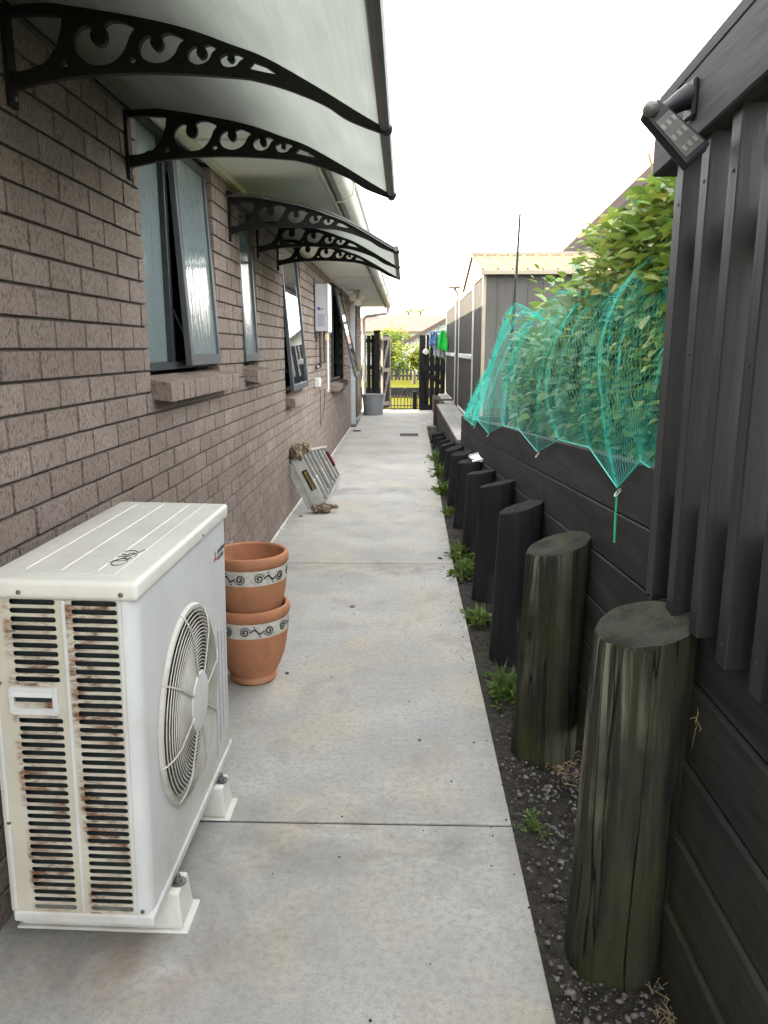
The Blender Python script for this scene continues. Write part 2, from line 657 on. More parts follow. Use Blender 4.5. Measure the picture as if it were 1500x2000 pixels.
M['ac'] = mat_ac('heat_pump_enamel', 0, (.53, .545, .55))
M['ac_lid'] = mat_ac('heat_pump_lid_enamel', 0, (.60, .595, .55))
M['ac_rust'] = mat_ac('rusty_louvre_enamel', 1.0, (.46, .435, .365))
M['ac_dark'] = simple('condenser_fins', (.006, .011, .014), (.014, .024, .028), 40, .5)
M['guard'] = simple('guard_wire', (.46, .455, .42), (.38, .365, .32), 20, .5)
M['fan_blade'] = simple('fan_blade_grey', (.10, .10, .097), rough=.5)
M['foot_plastic'] = simple('white_foot_plastic', (.58, .58, .56), (.50, .49, .44), 12, .5)
M['bolt'] = simple('zinc_bolt', (.22, .225, .23), (.10, .10, .10), 60, .4, metal=.8)
M['red'] = simple('red_print', (.42, .015, .03), rough=.5)
M['darkprint'] = simple('dark_print', (.05, .055, .06), rough=.5)
M['terracotta'] = mat_terracotta()
M['mosaic_white'] = simple('mosaic_white', (.62, .61, .56), (.46, .45, .40), 45, .5, .2, 160)
M['mosaic_black'] = simple('mosaic_black', (.010, .010, .022), rough=.35)
M['alu'] = simple('ladder_aluminium', (.36, .36, .335), (.28, .283, .265), 15, .5, metal=.3)
M['ladder_dark'] = simple('ladder_dark_plastic', (.028, .03, .03), rough=.6)  # dark plastic of the ladder braces, heater bracket and vent slots
M['rag'] = simple('rag_cloth', (.30, .235, .17), (.10, .068, .045), 22, .95, .4, 120)
M['red_plastic'] = simple('red_plastic', (.11, .010, .016), rough=.5)
M['yellow_print'] = simple('yellow_print', (.27, .20, .03), rough=.6)
M['heater_white'] = simple('heater_enamel', (.66, .665, .68), (.60, .605, .62), 8, .4)
M['heater_side'] = simple('heater_side_enamel', (.46, .47, .50), (.42, .43, .46), 8, .4)
M['purple_print'] = simple('purple_print', (.07, .05, .26), rough=.5)
M['grey_print'] = simple('grey_print', (.30, .31, .36), rough=.5)
M['pipe_copper'] = simple('lagged_pipe', (.045, .036, .032), (.09, .07, .05), 30, .8)
M['pipe_white'] = simple('white_conduit', (.6, .59, .55), rough=.5)
M['brass'] = simple('brass_valve', (.42, .28, .09), rough=.4, metal=.7)
M['cord'] = simple('brown_cord', (.12, .07, .05), rough=.6)
M['tub'] = simple('grey_tub_plastic', (.21, .225, .25), (.25, .265, .29), 5, .55)
M['white_alu'] = simple('white_powdercoat', (.62, .66, .70), (.56, .6, .63), 6, .45)
M['grate'] = simple('grate_iron', (.03, .03, .03), rough=.8, spec=.2)
M['shed_wall'] = simple('shed_steel_grey', (.062, .058, .053), (.082, .077, .070), 4, .6, stretch=(1, 1, .2), spec=.2)
M['shed_roof'] = simple('shed_roof_cream', (.125, .094, .046), (.105, .078, .037), 5, .6, spec=.2)
M['shed_trim'] = simple('shed_trim_cream', (.26, .225, .165), (.22, .19, .14), 5, .5)
M['galv'] = simple('galvanised_frame', (.52, .53, .54), (.44, .45, .46), 9, .4, metal=.2)
M['cane'] = simple('green_cane', (.012, .017, .013), (.02, .025, .018), 30, .6)
M['net'] = simple('teal_net', (.016, .42, .33), (.03, .50, .40), 6, .6)
M['net_cord'] = simple('green_cord', (.01, .42, .18), rough=.5)
M['leaf_mid'] = mat_leaf('leaf_mid_green', (.06, .14, .03), (.15, .25, .05), (.26, .26, .05))
M['leaf_pale'] = mat_leaf('leaf_pale_green', (.14, .22, .06), (.21, .28, .095), (.33, .29, .08), .42)
M['leaf_dark'] = mat_leaf('leaf_blue_green', (.085, .155, .075), (.14, .22, .125), (.2, .27, .11))
M['leaf_weed'] = mat_leaf('leaf_weed', (.045, .10, .018), (.10, .17, .035), (.15, .19, .06))
M['leaf_gold'] = mat_leaf('leaf_gold', (.19, .215, .03), (.12, .18, .028), (.32, .26, .05), .45)
M['stem'] = simple('plant_stem', (.09, .10, .035), (.13, .10, .05), 20, .8)
M['dry'] = simple('dry_straw', (.33, .25, .14), (.20, .13, .07), 30, .9)
M['dead_leaf'] = simple('dead_leaf', (.20, .11, .06), (.12, .07, .04), 30, .9)
M['gate_black'] = mat_black_timber('black_paling_timber', (1, 1, .1), 0, (.014, .013, .015))
M['gate_raw'] = simple('raw_frame_timber', (.20, .175, .165), (.26, .23, .21), 9, .85)
M['brown_post'] = simple('brown_stained_post', (.07, .035, .028), (.045, .025, .02), 9, .8)
M['terrace'] = simple('terrace_timber', (.24, .23, .215), (.17, .162, .15), 8, .85, .2, 60, (1, .15, 1))
M['terrace_face'] = mat_black_timber('grey_black_board', (1, .1, 1), 0, (.04, .038, .037))
M['picket_metal'] = simple('low_picket_metal', (.10, .055, .035), rough=.6)
M['white_board'] = mat_weatherboard('white_weatherboard', (.42, .42, .40))
M['house_grey'] = mat_weatherboard('grey_weatherboard', (.13, .13, .125))
M['tile_red'] = simple('red_roof_tile', (.12, .055, .042), (.155, .075, .058), 5, .75, .3, 30)
M['barge_brown'] = simple('brown_barge', (.055, .036, .031), (.075, .05, .042), 6, .6)
M['trunk'] = simple('tree_trunk', (.11, .085, .06), (.07, .055, .04), 12, .9)
M['cloth_green'] = simple('green_cloth', (.02, .50, .06), (.015, .42, .05), 8, .8)
M['cloth_blue'] = simple('blue_peg_plastic', (.10, .19, .36), rough=.5)
M['cloth_pale'] = simple('pale_cloth', (.50, .52, .46), (.40, .42, .50), 8, .8)
M['solar_panel'] = simple('solar_panel_glass', (.015, .022, .04), rough=.15)
M['led'] = simple('led_cover', (.028, .028, .022), (.04, .039, .03), 60, .5)
M['lamp_black'] = simple('lamp_black_plastic', (.009, .009, .013), rough=.5, spec=.25)
M['lamp_grey'] = simple('lamp_grey_plastic', (.09, .09, .085), rough=.4)
M['socket'] = simple('socket_plastic', (.55, .55, .53), rough=.5)
M['flood'] = simple('flood_lamp_plastic', (.60, .58, .50), rough=.5)

# ==================================================================== SETTING
W = -1.04            # face of the brick wall

tag(bxs(-300, 300, -60, 600, -3.2, -2.2).build('ground', 'lawn'), kind='structure')


def sheet(name, mat, x0, x1, y0, y1, z, amp=0, nx=1, ny=1, f=3.0, edge=True, seed=0):
    mb = MB()
    vs = []
    for j in range(ny + 1):
        for i in range(nx + 1):
            x, y = x0 + (x1 - x0) * i / nx, y0 + (y1 - y0) * j / ny
            zz = z + (amp * noise.noise((x * f, y * f, seed)) + amp * .5 * noise.noise((x * f * 3, y * f * 3, seed + 5)) if amp else 0)
            vs.append((x, y, zz))
    fs = [(j * (nx + 1) + i, j * (nx + 1) + i + 1, (j + 1) * (nx + 1) + i + 1, (j + 1) * (nx + 1) + i) for j in range(ny) for i in range(nx)]
    return mb.add(vs, fs)


tag(sheet('soil', 'soil', .30, .80, -1, 16, -.028, .022, 14, 420, 5).build('soil_strip', 'soil', smooth=True), kind='structure')
tag(sheet('soil', 'soil', -2.0, 5.5, 15.5, 20.3, -.12, 0).build('soil_bed', 'soil'), kind='structure')

# concrete path: one slab after another
path = bpy.data.objects.new('path', None)
C.objects.link(path)
path['kind'] = 'structure'
cuts = [-2.0, 2.186, 5.22, 8.21, 11.11, 14.05, 16.9, 19.25]


def path_right(y):
    for (a, xa), (b, xb) in zip([(-3, .346), (5.3, .348), (8.3, .378), (14.3, .425)], [(5.3, .348), (8.3, .378), (14.3, .425), (19.6, .46)]):
        if y <= b:
            return xa + (xb - xa) * (y - a) / (b - a)
    return .46


for a, b in zip(cuts[:-1], cuts[1:]):
    mb = MB()
    ys = [a + .005 + (b - a - .010) * k / 6 for k in range(7)]
    for q in range(6):
        pass
    ring = [(W - .03, ys[0])] + [(path_right(y) if y < 14.7 else 1.0 if y > 15.2 else .46, y) for y in ys] + [(W - .03, ys[-1])]
    if a > 14:
        ring = [(W - .03, ys[0]), (path_right(a) if a < 14.5 else .62, ys[0])] + ([(.43, 15.1), (.62, 15.1)] if a < 15 else []) + [(.62 if a < 15 else 1.1, ys[-1]), (W - .03 if b < 18 else -1.1, ys[-1])]
    n = len(ring)
    mb.add([(x, y, 0) for x, y in ring] + [(x, y, -.11) for x, y in ring],
           [tuple(range(n))] + [(i + n, (i + 1) % n + n, (i + 1) % n, i) for i in range(n)])
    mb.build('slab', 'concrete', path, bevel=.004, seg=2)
mb = MB()
for c in cuts[1:-1]:
    mb.box(W - .02, path_right(c) - .004 if c < 14.2 else .6, c - .006, c + .006, -.1, -.006)
mb.build('joint_filler', 'soil', path)

# lawns beyond the gate
tag(sheet('lawn', 'lawn', -60, 60, 20.2, 25.0, -.05, .03, 60, 20, .6).build('lawn', 'lawn', smooth=True), kind='structure')
tag(sheet('lawn', 'lawn', -120, 120, 25.2, 140, .19, .05, 60, 30, .3).build('lawn', 'lawn', smooth=True), kind='structure')

# ==================================================================== HOUSE
house = thing('brick_house', 'single-storey brown brick house with grey awning windows along the concrete path', 'house', (W, 0, 0))
H_END, H_BEG = 18.55, -2.0
SOF = 2.45
CO, BL = .0868, .2222
Z0 = .006
openings = [(3.17, 4.36, 1.375, 2.6, 'w'), (5.03, 5.54, 1.375, 2.6, 'w'), (6.75, 7.86, 1.085, 2.6, 'w'), (11.0, 13.2, .99, 2.6, 'w'), (14.9, 17.1, 0.0, 2.6, 'd')]

# mortar backing with the openings left free
wall = MB()
ys = [H_BEG] + [v for o in openings for v in o[:2]] + [H_END]
BK = W - .014
for i in range(0, len(ys), 2):
    wall_p = bxs(BK - .12, BK, ys[i] + (.004 if i else 0), ys[i + 1] - .004, 0, SOF).build('wall', 'mortar', house)
    if i == 0:
        wall_o = wall_p
for y0, y1, z0, z1, k in openings:
    if z0 > .1:
        bxs(BK - .12, BK, y0 - .003, y1 + .003, 0, z0 - .02).build('wall_below_window', 'mortar', house)
bxs(W - 6, W - .14, H_END - .12, H_END - .01, 0, SOF).build('end_wall', 'mortar', house)
bxs(W - .35, W - .3, 2.5, 18.3, 0, SOF).build('dark_room_lining', 'dark_room', house)

bricks = []
for k in range(0, 29):
    z0 = Z0 + k * CO
    z1 = z0 + CO - .0085
    if z1 > SOF:
        z1 = SOF - .002
    if z1 - z0 < .02:
        continue
    off = 1.988 + (0 if k % 2 == 0 else BL / 2)
    y = off - math.ceil((off - H_BEG) / BL) * BL
    while y < H_END:
        a, b = max(y + .006, H_BEG), min(y + BL - .006, H_END)
        segs = [(a, b)]
        for o0, o1, p0, p1, kk in openings:
            if z1 > p0 + .004 and z0 < p1:
                ns = []
                for s0, s1 in segs:
                    if s1 <= o0 or s0 >= o1:
                        ns.append((s0, s1))
                    else:
                        if s0 < o0:
                            ns.append((s0, o0))
                        if s1 > o1:
                            ns.append((o1, s1))
                segs = ns
        for s0, s1 in segs:
            if s1 - s0 > .02:
                bricks.append((s0, s1, z0, z1))
        y += BL


def brick_seen(b):
    p = proj(W, (b[0] + b[1]) / 2, (b[2] + b[3]) / 2)
    if not p or not (-30 < p[0] < 1530 and -30 < p[1] < 2030):
        return 0
    if p[0] < 440 and p[1] > 1140:
        return 0
    if p[1] > 985 and p[0] < 430 and p[1] > 985 + (430 - p[0]) * .36 + 10:
        return 0
    y = (b[0] + b[1]) / 2
    return (b[1] - b[0]) * (b[3] - b[2]) / (y * y + 1.1) / y


order = sorted(bricks, key=brick_seen, reverse=True)
near, rest = order[:300], order[300:]
cache = {}


def brick_mesh(l, h):
    key = (round(l, 3), round(h, 3))
    if key not in cache:
        var = []
        for s in range(1):
            me = bxs(-.07, 0, 0, l, 0, h).mesh('brick', bevel=.0045, seg=2)
            me.materials.append(M['brick'])
            var.append(me)
        cache[key] = var
    return cache[key][0]


for y0, y1, z0, z1 in near:
    o = link('brick', brick_mesh(y1 - y0, z1 - z0), None, wall_o)
    o.location = (rnd.uniform(-.0016, .0016), y0, z0)
mb = MB()
for y0, y1, z0, z1 in rest:
    j = rnd.uniform(-.0015, .0015)
    bx = .0042
    o = len(mb.v)
    mb.add([(W - .07, y0, z0), (W - .07, y1, z0), (W - .07, y1, z1), (W - .07, y0, z1),
            (W + j - bx, y0, z0), (W + j - bx, y1, z0), (W + j - bx, y1, z1), (W + j - bx, y0, z1),
            (W + j, y0 + bx, z0 + bx), (W + j, y1 - bx, z0 + bx), (W + j, y1 - bx, z1 - bx), (W + j, y0 + bx, z1 - bx)],
           [(0, 1, 5, 4), (1, 2, 6, 5), (2, 3, 7, 6), (3, 0, 4, 7), (4, 5, 9, 8), (5, 6, 10, 9), (6, 7, 11, 10), (7, 4, 8, 11), (8, 9, 10, 11)])
rb = mb.build('brickwork', 'brick', wall_o)
rb['kind'] = 'stuff'

# white flashing where wall meets path
mb = MB()
yy = 2.6
while yy < 14.7:
    l = rnd.uniform(.25, .5)
    w = rnd.uniform(.012, .02)
    mb.box(W + .001, W + w, yy, min(yy + l, 14.75), .0012, rnd.uniform(.008, .013))
    yy += l
mb.build('base_flashing', 'base_white', house)

# soffit, fascia, gutter, roof
EX = -.47
bxs(W - .36, EX - .005, H_BEG, H_END + .35, SOF, SOF + .012).build('soffit', 'soffit', house)
for yj in (3.9, 6.3, 8.7, 11.1, 13.5, 15.9):
    bxs(W + .01, EX - .01, yj - .012, yj + .012, SOF - .004, SOF - .0005).build('soffit_joint_strip', 'trim', house)
bxs(W + .001, W + .035, H_BEG, H_END, SOF - .03, SOF - .001).build('soffit_trim', 'trim', house)
bxs(EX - .004, EX + .018, H_BEG, H_END + .36, SOF - .05, SOF + .14).build('fascia', 'fascia', house, bevel=.003)
gp = [(EX + .02, SOF + .13), (EX + .02, SOF - .01), (EX + .035, SOF - .035), (EX + .07, SOF - .045), (EX + .105, SOF - .03), (EX + .125, SOF + .005), (EX + .13, SOF + .06), (EX + .145, SOF + .075), (EX + .145, SOF + .10), (EX + .125, SOF + .10)]
mb = MB()
n = len(gp)
for y in (H_BEG, H_END + .38):
    mb.v += [(x, y, z) for x, z in gp]
mb.f += [(i, i + 1, i + 1 + n, i + n) for i in range(n - 1)] + [tuple(range(n, 2 * n)), tuple(reversed(range(n)))]
gut = mb.build('gutter', 'gutter', house, smooth=True)
# brackets of the gutter
for yb in (5.2, 7.6, 10.0, 12.4, 14.8, 17.2):
    MB().tube([(EX + .02, yb, SOF - .055), (EX + .07, yb, SOF - .052), (EX + .13, yb, SOF - .01), (EX + .15, yb, SOF + .08)], .006, 5).build('gutter_bracket', 'gutter', gut)
PT = math.tan(R(17))
mb = MB()
mb.hexa([(EX - .02, H_BEG, SOF + .145), (EX - .02, H_END + .4, SOF + .145), (EX - 4.6, H_END + .4, SOF + .145 + 4.6 * PT), (EX - 4.6, H_BEG, SOF + .145 + 4.6 * PT),
         (EX + .05, H_BEG, SOF + .165), (EX + .05, H_END + .4, SOF + .165), (EX - 4.6, H_END + .4, SOF + .19 + 4.6 * PT), (EX - 4.6, H_BEG, SOF + .19 + 4.6 * PT)])
mb.build('roof', 'roof', house)
mb = MB()
mb.hexa([(EX - 4.62, H_BEG, SOF + .145 + 4.6 * PT), (EX - 4.62, H_END + .4, SOF + .145 + 4.6 * PT), (EX - 9.2, H_END + .4, SOF + .145), (EX - 9.2, H_BEG, SOF + .145),
         (EX - 4.62, H_BEG, SOF + .19 + 4.6 * PT), (EX - 4.62, H_END + .4, SOF + .19 + 4.6 * PT), (EX - 9.2, H_END + .4, SOF + .165), (EX - 9.2, H_BEG, SOF + .165)])
mb.build('roof', 'roof', house)
# far end barge so that the sky does not show through the roof space
mb = MB()
mb.add([(EX + .0, H_END + .37, SOF + .012), (EX - 4.6, H_END + .37, SOF + .14 + 4.6 * PT), (EX - 9.1, H_END + .37, SOF + .012), (EX, H_END + .385, SOF + .012), (EX - 4.6, H_END + .385, SOF + .14 + 4.6 * PT), (EX - 9.1, H_END + .385, SOF + .012)], [(0, 2, 1), (3, 4, 5), (0, 1, 4, 3), (1, 2, 5, 4)])
mb.build('gable_end', 'soffit', house)
# downpipe
dp = MB().tube([(EX + .07, H_END + .2, SOF - .03), (EX + .065, H_END + .2, SOF - .11), (EX + .03, H_END + .2, SOF - .16), (W + .12, H_END + .2, SOF - .22), (W + .06, H_END + .2, SOF - .27), (W + .055, H_END + .2, 1.2), (W + .055, H_END + .2, .02)], .038, 10)
dp.build('downpipe', 'trim', house, smooth=True)


def brick_sill(y0, y1, ztop, proud=.085):
    o = MB()
    ya, yz = y0 + .03, y1 - .03
    o.hexa([(W - .06, ya, ztop - .07), (W + proud - .008, ya, ztop - .085), (W + proud - .008, yz, ztop - .085), (W - .06, yz, ztop - .07),
            (W - .06, ya, ztop - .006), (W + proud - .008, ya, ztop - .031), (W + proud - .008, yz, ztop - .031), (W - .06, yz, ztop - .006)])
    s = o.build('window_sill', 'mortar', house)
    n = max(2, round((y1 - y0) / .086))
    p = (y1 - y0) / n
    for i in range(n):
        a, b = y0 + i * p + .003, y0 + (i + 1) * p - .003
        j = rnd.uniform(-.003, .003)
        m = MB().hexa([(W - .062, a, ztop - .085), (W + proud + j, a, ztop - .105), (W + proud + j, b, ztop - .105), (W - .062, b, ztop - .085),
                       (W - .062, a, ztop), (W + proud + j, a, ztop - .025), (W + proud + j, b, ztop - .025), (W - .062, b, ztop)])
        m.build('brick', 'brick', s, bevel=.003)
    return s


def window(y0, y1, z0, z1, lights, glass):
    """lights: list of (ya, yb, tilt degrees or None)"""
    fx0, fx1 = W - .115, W - .06
    fw = .035
    mb = MB()
    mb.box(fx0, fx1, y0, y0 + fw, z0, z1).box(fx0, fx1, y1 - fw, y1, z0, z1)
    mb.box(fx0, fx1 + .01, y0 + fw, y1 - fw, z0, z0 + fw).box(fx0, fx1, y0 + fw, y1 - fw, z1 - fw, z1)
    for (a, b, t), (c, d, t2) in zip(lights[:-1], lights[1:]):
        mb.box(fx0, fx1, b - .004, c + .004, z0 + fw, z1 - fw)
    wo_ = mb.build('window', 'alu_frame', house, bevel=.002)
    for a, b, tilt in lights:
        if tilt is None:
            bxs(fx0 + .02, fx0 + .026, a + .002, b - .002, z0 + fw, z1 - fw).build('pane', glass, wo_)
            continue
        hz, hx = z1 - fw - .005, fx1 + .004
        th = R(tilt)

        def tf(p, hz=hz, hx=hx, th=th):
            dx, dz = p.x - hx, p.z - hz
            return Vector((hx + dx * math.cos(th) - dz * math.sin(th), p.y, hz + dz * math.cos(th) + dx * math.sin(th)))
        sw = .042
        zb = z0 + .012
        sb = MB()
        sb.box(hx - .002, hx + .03, a, a + sw, zb, hz, tf).box(hx - .002, hx + .03, b - sw, b, zb, hz, tf)
        sb.box(hx - .002, hx + .0295, a + sw, b - sw, zb, zb + sw + .012, tf).box(hx - .002, hx + .0295, a + sw, b - sw, hz - sw, hz, tf)
        sb.build('sash', 'alu_sash', wo_, bevel=.003)
        bxs_ = MB().box(hx + .010, hx + .016, a + sw - .004, b - sw + .004, zb + sw, hz - sw + .004, tf)
        bxs_.build('pane', glass, wo_)
        # friction stay
        zs = z0 + .16
        p1 = tf(Vector((hx, a + .015, zs)))
        MB().tube([(fx1 - .005, a + .012, zs + .12), tuple(p1)], .006, 5).build('window_stay', 'alu_frame', wo_)
        bxs(fx1 + .002, fx1 + .02, b - .28, b - .20, z0 + fw, z0 + fw + .02).build('window_latch', 'alu_frame', wo_)
    return wo_


window(3.175, 4.355, 1.385, SOF - .003, [(3.21, 3.70, None), (3.735, 4.335, 2.6)], 'glass_obscure')
brick_sill(3.17, 4.47, 1.368)
window(5.035, 5.535, 1.385, SOF - .003, [(5.06, 5.515, 2.2)], 'glass_obscure')
brick_sill(5.03, 5.58, 1.368)
window(6.755, 7.855, 1.095, SOF - .003, [(6.79, 7.83, 4.4)], 'glass_clear')
brick_sill(6.74, 8.02, 1.078)
window(11.005, 13.195, 1.0, SOF - .003, [(11.04, 12.05, None), (12.09, 13.17, 13)], 'glass_clear')
brick_sill(10.98, 13.3, .985)
# door at the far end of the wall
mb = MB()
for a, b in ((14.905, 14.99), (17.0, 17.095)):
    mb.box(W - .10, W - .02, a, b, .0, SOF - .003)
mb.box(W - .10, W - .02, 14.99, 17.0, SOF - .09, SOF - .003)
door = mb.build('door_frame', 'alu_frame', house, bevel=.003)
bxs(W - .08, W - .07, 14.99, 17.0, .02, SOF - .09).build('glass_panel', 'glass_clear', door)
for z in (.0, .72, 1.55):
    bxs(W - .069, W - .03, 14.99, 16.1, z + .005, z + .11).build('door_rail', 'alu_frame', door, bevel=.003)
leaf = bxs(W - .01, W + .075, 15.15, 15.19, .03, SOF - .13).build('door_leaf_edge', 'white_alu', door, bevel=.004)
bxs(W - .069, W - .02, 16.1, 16.2, .005, SOF - .09).build('door_stile', 'white_alu', door, bevel=.003)
bxs(W + .004, W + .10, 14.86, 16.4, .001, .02).build('door_threshold', 'alu_frame', door)

# ==================================================================== AWNINGS
BRK_TOP = [(0, 2.342), (-.0, 2.342)]


def unz(zx, zy, Y=2.17):
    """bracket outline points read off the photo, in the plane of the bracket"""
    u, v = zx / 3, zy / 3
    x = (u - 750) / 1500
    y = -(v - 1000) / 1500
    Yc = math.cos(PITCH) + y * math.sin(PITCH)
    Zc = -math.sin(PITCH) + y * math.cos(PITCH)
    c, s = math.cos(YAW), math.sin(YAW)
    d = (x * c - Yc * s, x * s + Yc * c, Zc)
    t = Y / d[1]
    return (d[0] * t - W, d[2] * t + CAM_H)


TIPX, TIPZ = .975, 2.045
top_pts = [(0.0, 2.335)] + [unz(*p) for p in [(250, 32), (400, 45), (800, 110), (1100, 180), (1350, 270), (1560, 350), (1860, 520), (2070, 650)]] + [(TIPX, TIPZ)]
low_pts = [(TIPX, TIPZ - .012)] + [unz(*p) for p in [(2040, 700), (1900, 610), (1680, 520), (1500, 470), (1400, 455), (1100, 435), (800, 430), (450, 452), (150, 508)]] + [(0.0, 2.138)]
outer = top_pts + low_pts
holes_px = [
    [(48, 92), (200, 86), (350, 92), (372, 112), (368, 180), (340, 280), (300, 345), (262, 388), (228, 392), (195, 412), (130, 428), (48, 430)],
    [(345, 408), (393, 340), (412, 402)],
    [(435, 250), (450, 200), (490, 160), (530, 155), (545, 180), (540, 220), (560, 260), (600, 270), (625, 240), (625, 190), (610, 160), (650, 130), (720, 130), (795, 170), (770, 220), (740, 300), (680, 370), (600, 395), (530, 385), (470, 340), (440, 290)],
    [(815, 290), (830, 240), (870, 212), (895, 222), (890, 260), (920, 300), (950, 285), (955, 250), (945, 215), (990, 195), (1040, 210), (1088, 240), (1060, 270), (1030, 330), (980, 370), (920, 382), (860, 365), (825, 330)],
    [(1098, 330), (1110, 295), (1140, 273), (1165, 285), (1160, 315), (1180, 345), (1205, 335), (1210, 305), (1195, 275), (1230, 262), (1275, 290), (1250, 320), (1230, 360), (1190, 385), (1150, 388), (1110, 365)],
    [(1285, 350), (1300, 328), (1330, 315), (1342, 330), (1340, 355), (1357, 365), (1372, 350), (1368, 320), (1400, 318), (1438, 345), (1410, 370), (1390, 395), (1350, 405), (1310, 395)],
    [(1448, 410), (1488, 362), (1560, 388), (1655, 452), (1560, 436)],
    [(1048, 384), (1074, 361), (1084, 384)],
    [(782 + 24 * math.cos(a * .785), 360 + 22 * math.sin(a * .785)) for a in range(8)],
]
holes = []
for i, h in enumerate(holes_px):
    pts = [unz(*p) for p in h]
    if i in (0, 1, 6, 7):
        holes.append(pts)
    else:
        holes.append([(v.x, v.y) for v in catmull([(a, b, 0) for a, b in pts], 3)])


def smooth_open(pts, n=4):
    out = []
    for i in range(len(pts) - 1):
        p0 = Vector(pts[max(i - 1, 0)] + (0,))
        p1, p2 = Vector(pts[i] + (0,)), Vector(pts[i + 1] + (0,))
        p3 = Vector(pts[min(i + 2, len(pts) - 1)] + (0,))
        for k in range(n):
            t = k / n
            v = 0.5 * ((2 * p1) + (p2 - p0) * t + (2 * p0 - 5 * p1 + 4 * p2 - p3) * t * t + (3 * p1 - p0 - 3 * p2 + p3) * t ** 3)
            out.append((v.x, v.y))
    out.append(pts[-1])
    return out


top_s, low_s = smooth_open(top_pts), smooth_open(low_pts)
bracket_mb = filled(top_s + low_s, holes, .018, lambda x, y, z: (W + x, z, y), .002)


def awning(label, y_br, y0, y1):
    root = thing('awning', label, 'awning', (W, (y0 + y1) / 2, 2.2), 'door and window awnings on the brick wall')
    for yb in y_br:
        mb = MB()
        mb.add([(x, y + yb, z) for x, y, z in bracket_mb.v], bracket_mb.f)
        # wall flange with the screw lug at its foot
        mb.box(W + .001, W + .014, yb - .02, yb + .02, 2.10, 2.338)
        br = mb.build('bracket', 'black_plastic', root)
        MB().lathe([(.0005, 0), (.007, 0), (.007, .004), (.0005, .006)], 0, 0, 8, tf=lambda p, yb=yb: Vector((W + .0145 + p.z, yb + p.x, 2.122 + p.y))).build('screw', 'bolt', br)
    # curved sheet, 8 mm thick, lying on the brackets
    n = len(top_s)
    nb = [(x, z + .004) for x, z in top_s]
    mb = MB()
    for yy in (y0, y1):
        for dz in (0, .007):
            mb.v += [(W + x, yy, z + dz) for x, z in nb]
    A, B, Cc, D = 0, n, 2 * n, 3 * n
    for i in range(n - 1):
        mb.f += [(A + i, A + i + 1, Cc + i + 1, Cc + i), (B + i, D + i, D + i + 1, B + i + 1), (A + i, B + i, B + i + 1, A + i + 1), (Cc + i, Cc + i + 1, D + i + 1, D + i)]
    mb.f += [(A, Cc, D, B), (A + n - 1, B + n - 1, D + n - 1, Cc + n - 1)]
    mb.build('polycarbonate_sheet', 'polycarb', root, smooth=True)
    ft = top_s[-1]
    bar = MB().tube([(W + ft[0] + .010, y0 - .02, ft[1] + .004), (W + ft[0] + .010, y1 + .02, ft[1] + .004)], .016, 8)
    bar.build('front_bar', 'alu_bar', root, smooth=True)
    bxs(W + .001, W + .03, y0, y1, 2.34, 2.372).build('wall_rail', 'black_plastic', root, bevel=.003)
    # edge profile strips with little end knobs
    for yb in (y0 - .006, y1 + .006):
        mb = MB()
        mb.tube([(W + x, yb, z + .008) for x, z in top_s[::3] + [top_s[-1]]], .007, 5)
        mb.build('edge_strip', 'alu_bar', root)
    for yb in y_br:
        MB().lathe([(.001, -.012), (.014, -.012), (.017, 0), (.014, .012), (.001, .012)], 0, 0, 10, tf=lambda p, yb=yb: Vector((W + ft[0] + .014 + p.x, yb + p.z, ft[1] - .004 + p.y))).build('bar_clip', 'black_plastic', root)
    return root


awning('large curved polycarbonate awning at the top left, nearest the camera', (1.29, 2.17, 3.05), 1.22, 3.11)
awning('smaller-looking curved awning with three scroll brackets farther along the brick wall', (4.745, 5.62, 6.50), 4.69, 6.56)

# ==================================================================== HEAT PUMP
AX0, AX1, AY0, AY1, AZ0, AZ1 = -.95, -.608, 1.60, 2.465, .112, .965
ac = thing('heat_pump', 'white outdoor heat pump unit with rusty side louvres in front of the brick wall', 'heat pump', (-.78, 2.03, 0))
bxs(AX0 + .004, AX1 + .006, AY0 - .003, AY1 + .003, AZ0, AZ0 + .028).build('base_pan', 'ac', ac, bevel=.004)
# louvred side panel
slots = []
PZ = .0204
zt = .957
for i in range(40):
    z1 = zt - i * PZ
    z0 = z1 - .0128
    if z0 < .142:
        break
    slots.append(rrect(-.754, -.652, z0, z1, .0058))
    if z0 > .735 or z1 < .662:
        slots.append(rrect(-.893, -.790, z0, z1, .0058))
side = filled([(AX0, AZ0 + .028), (-.640, AZ0 + .028), (-.640, .94 + .024), (AX0, .94 + .024)], slots, .002, lambda x, y, z: (x, AY0 + .002 - z, y))
side.build('louvre_panel', 'ac_rust', ac)
bxs(AX0 + .02, -.655, AY0 + .028, AY0 + .05, AZ0 + .03, .95).build('condenser_coil', 'ac_dark', ac)
mb = MB()
for x in (AX0 + .012, -.772, -.645):
    mb.box(x - .004, x + .004, AY0 - .0018, AY0 + .0005, AZ0 + .035, .935)
mb.build('panel_rib', 'ac', ac, bevel=.0009)
# lift handle in the side
hm = filled(rrect(-.908, -.797, .662, .727, .008), [rrect(-.898, -.808, .676, .715, .004)], .006, lambda x, y, z: (x, AY0 - .002 - z, y), .001)
hnd = hm.build('lift_handle', 'ac', ac)
bxs(-.896, -.810, AY0 - .0016, AY0 + .0002, .692, .711).build('handle_scoop', 'ac_dark', hnd)
MB().hexa([(-.90, AY0 - .012, .708), (-.806, AY0 - .012, .708), (-.806, AY0, .708), (-.90, AY0, .708), (-.90, AY0 - .009, .719), (-.806, AY0 - .009, .719), (-.806, AY0, .719), (-.90, AY0, .719)]).build('handle_lip', 'ac', hnd)
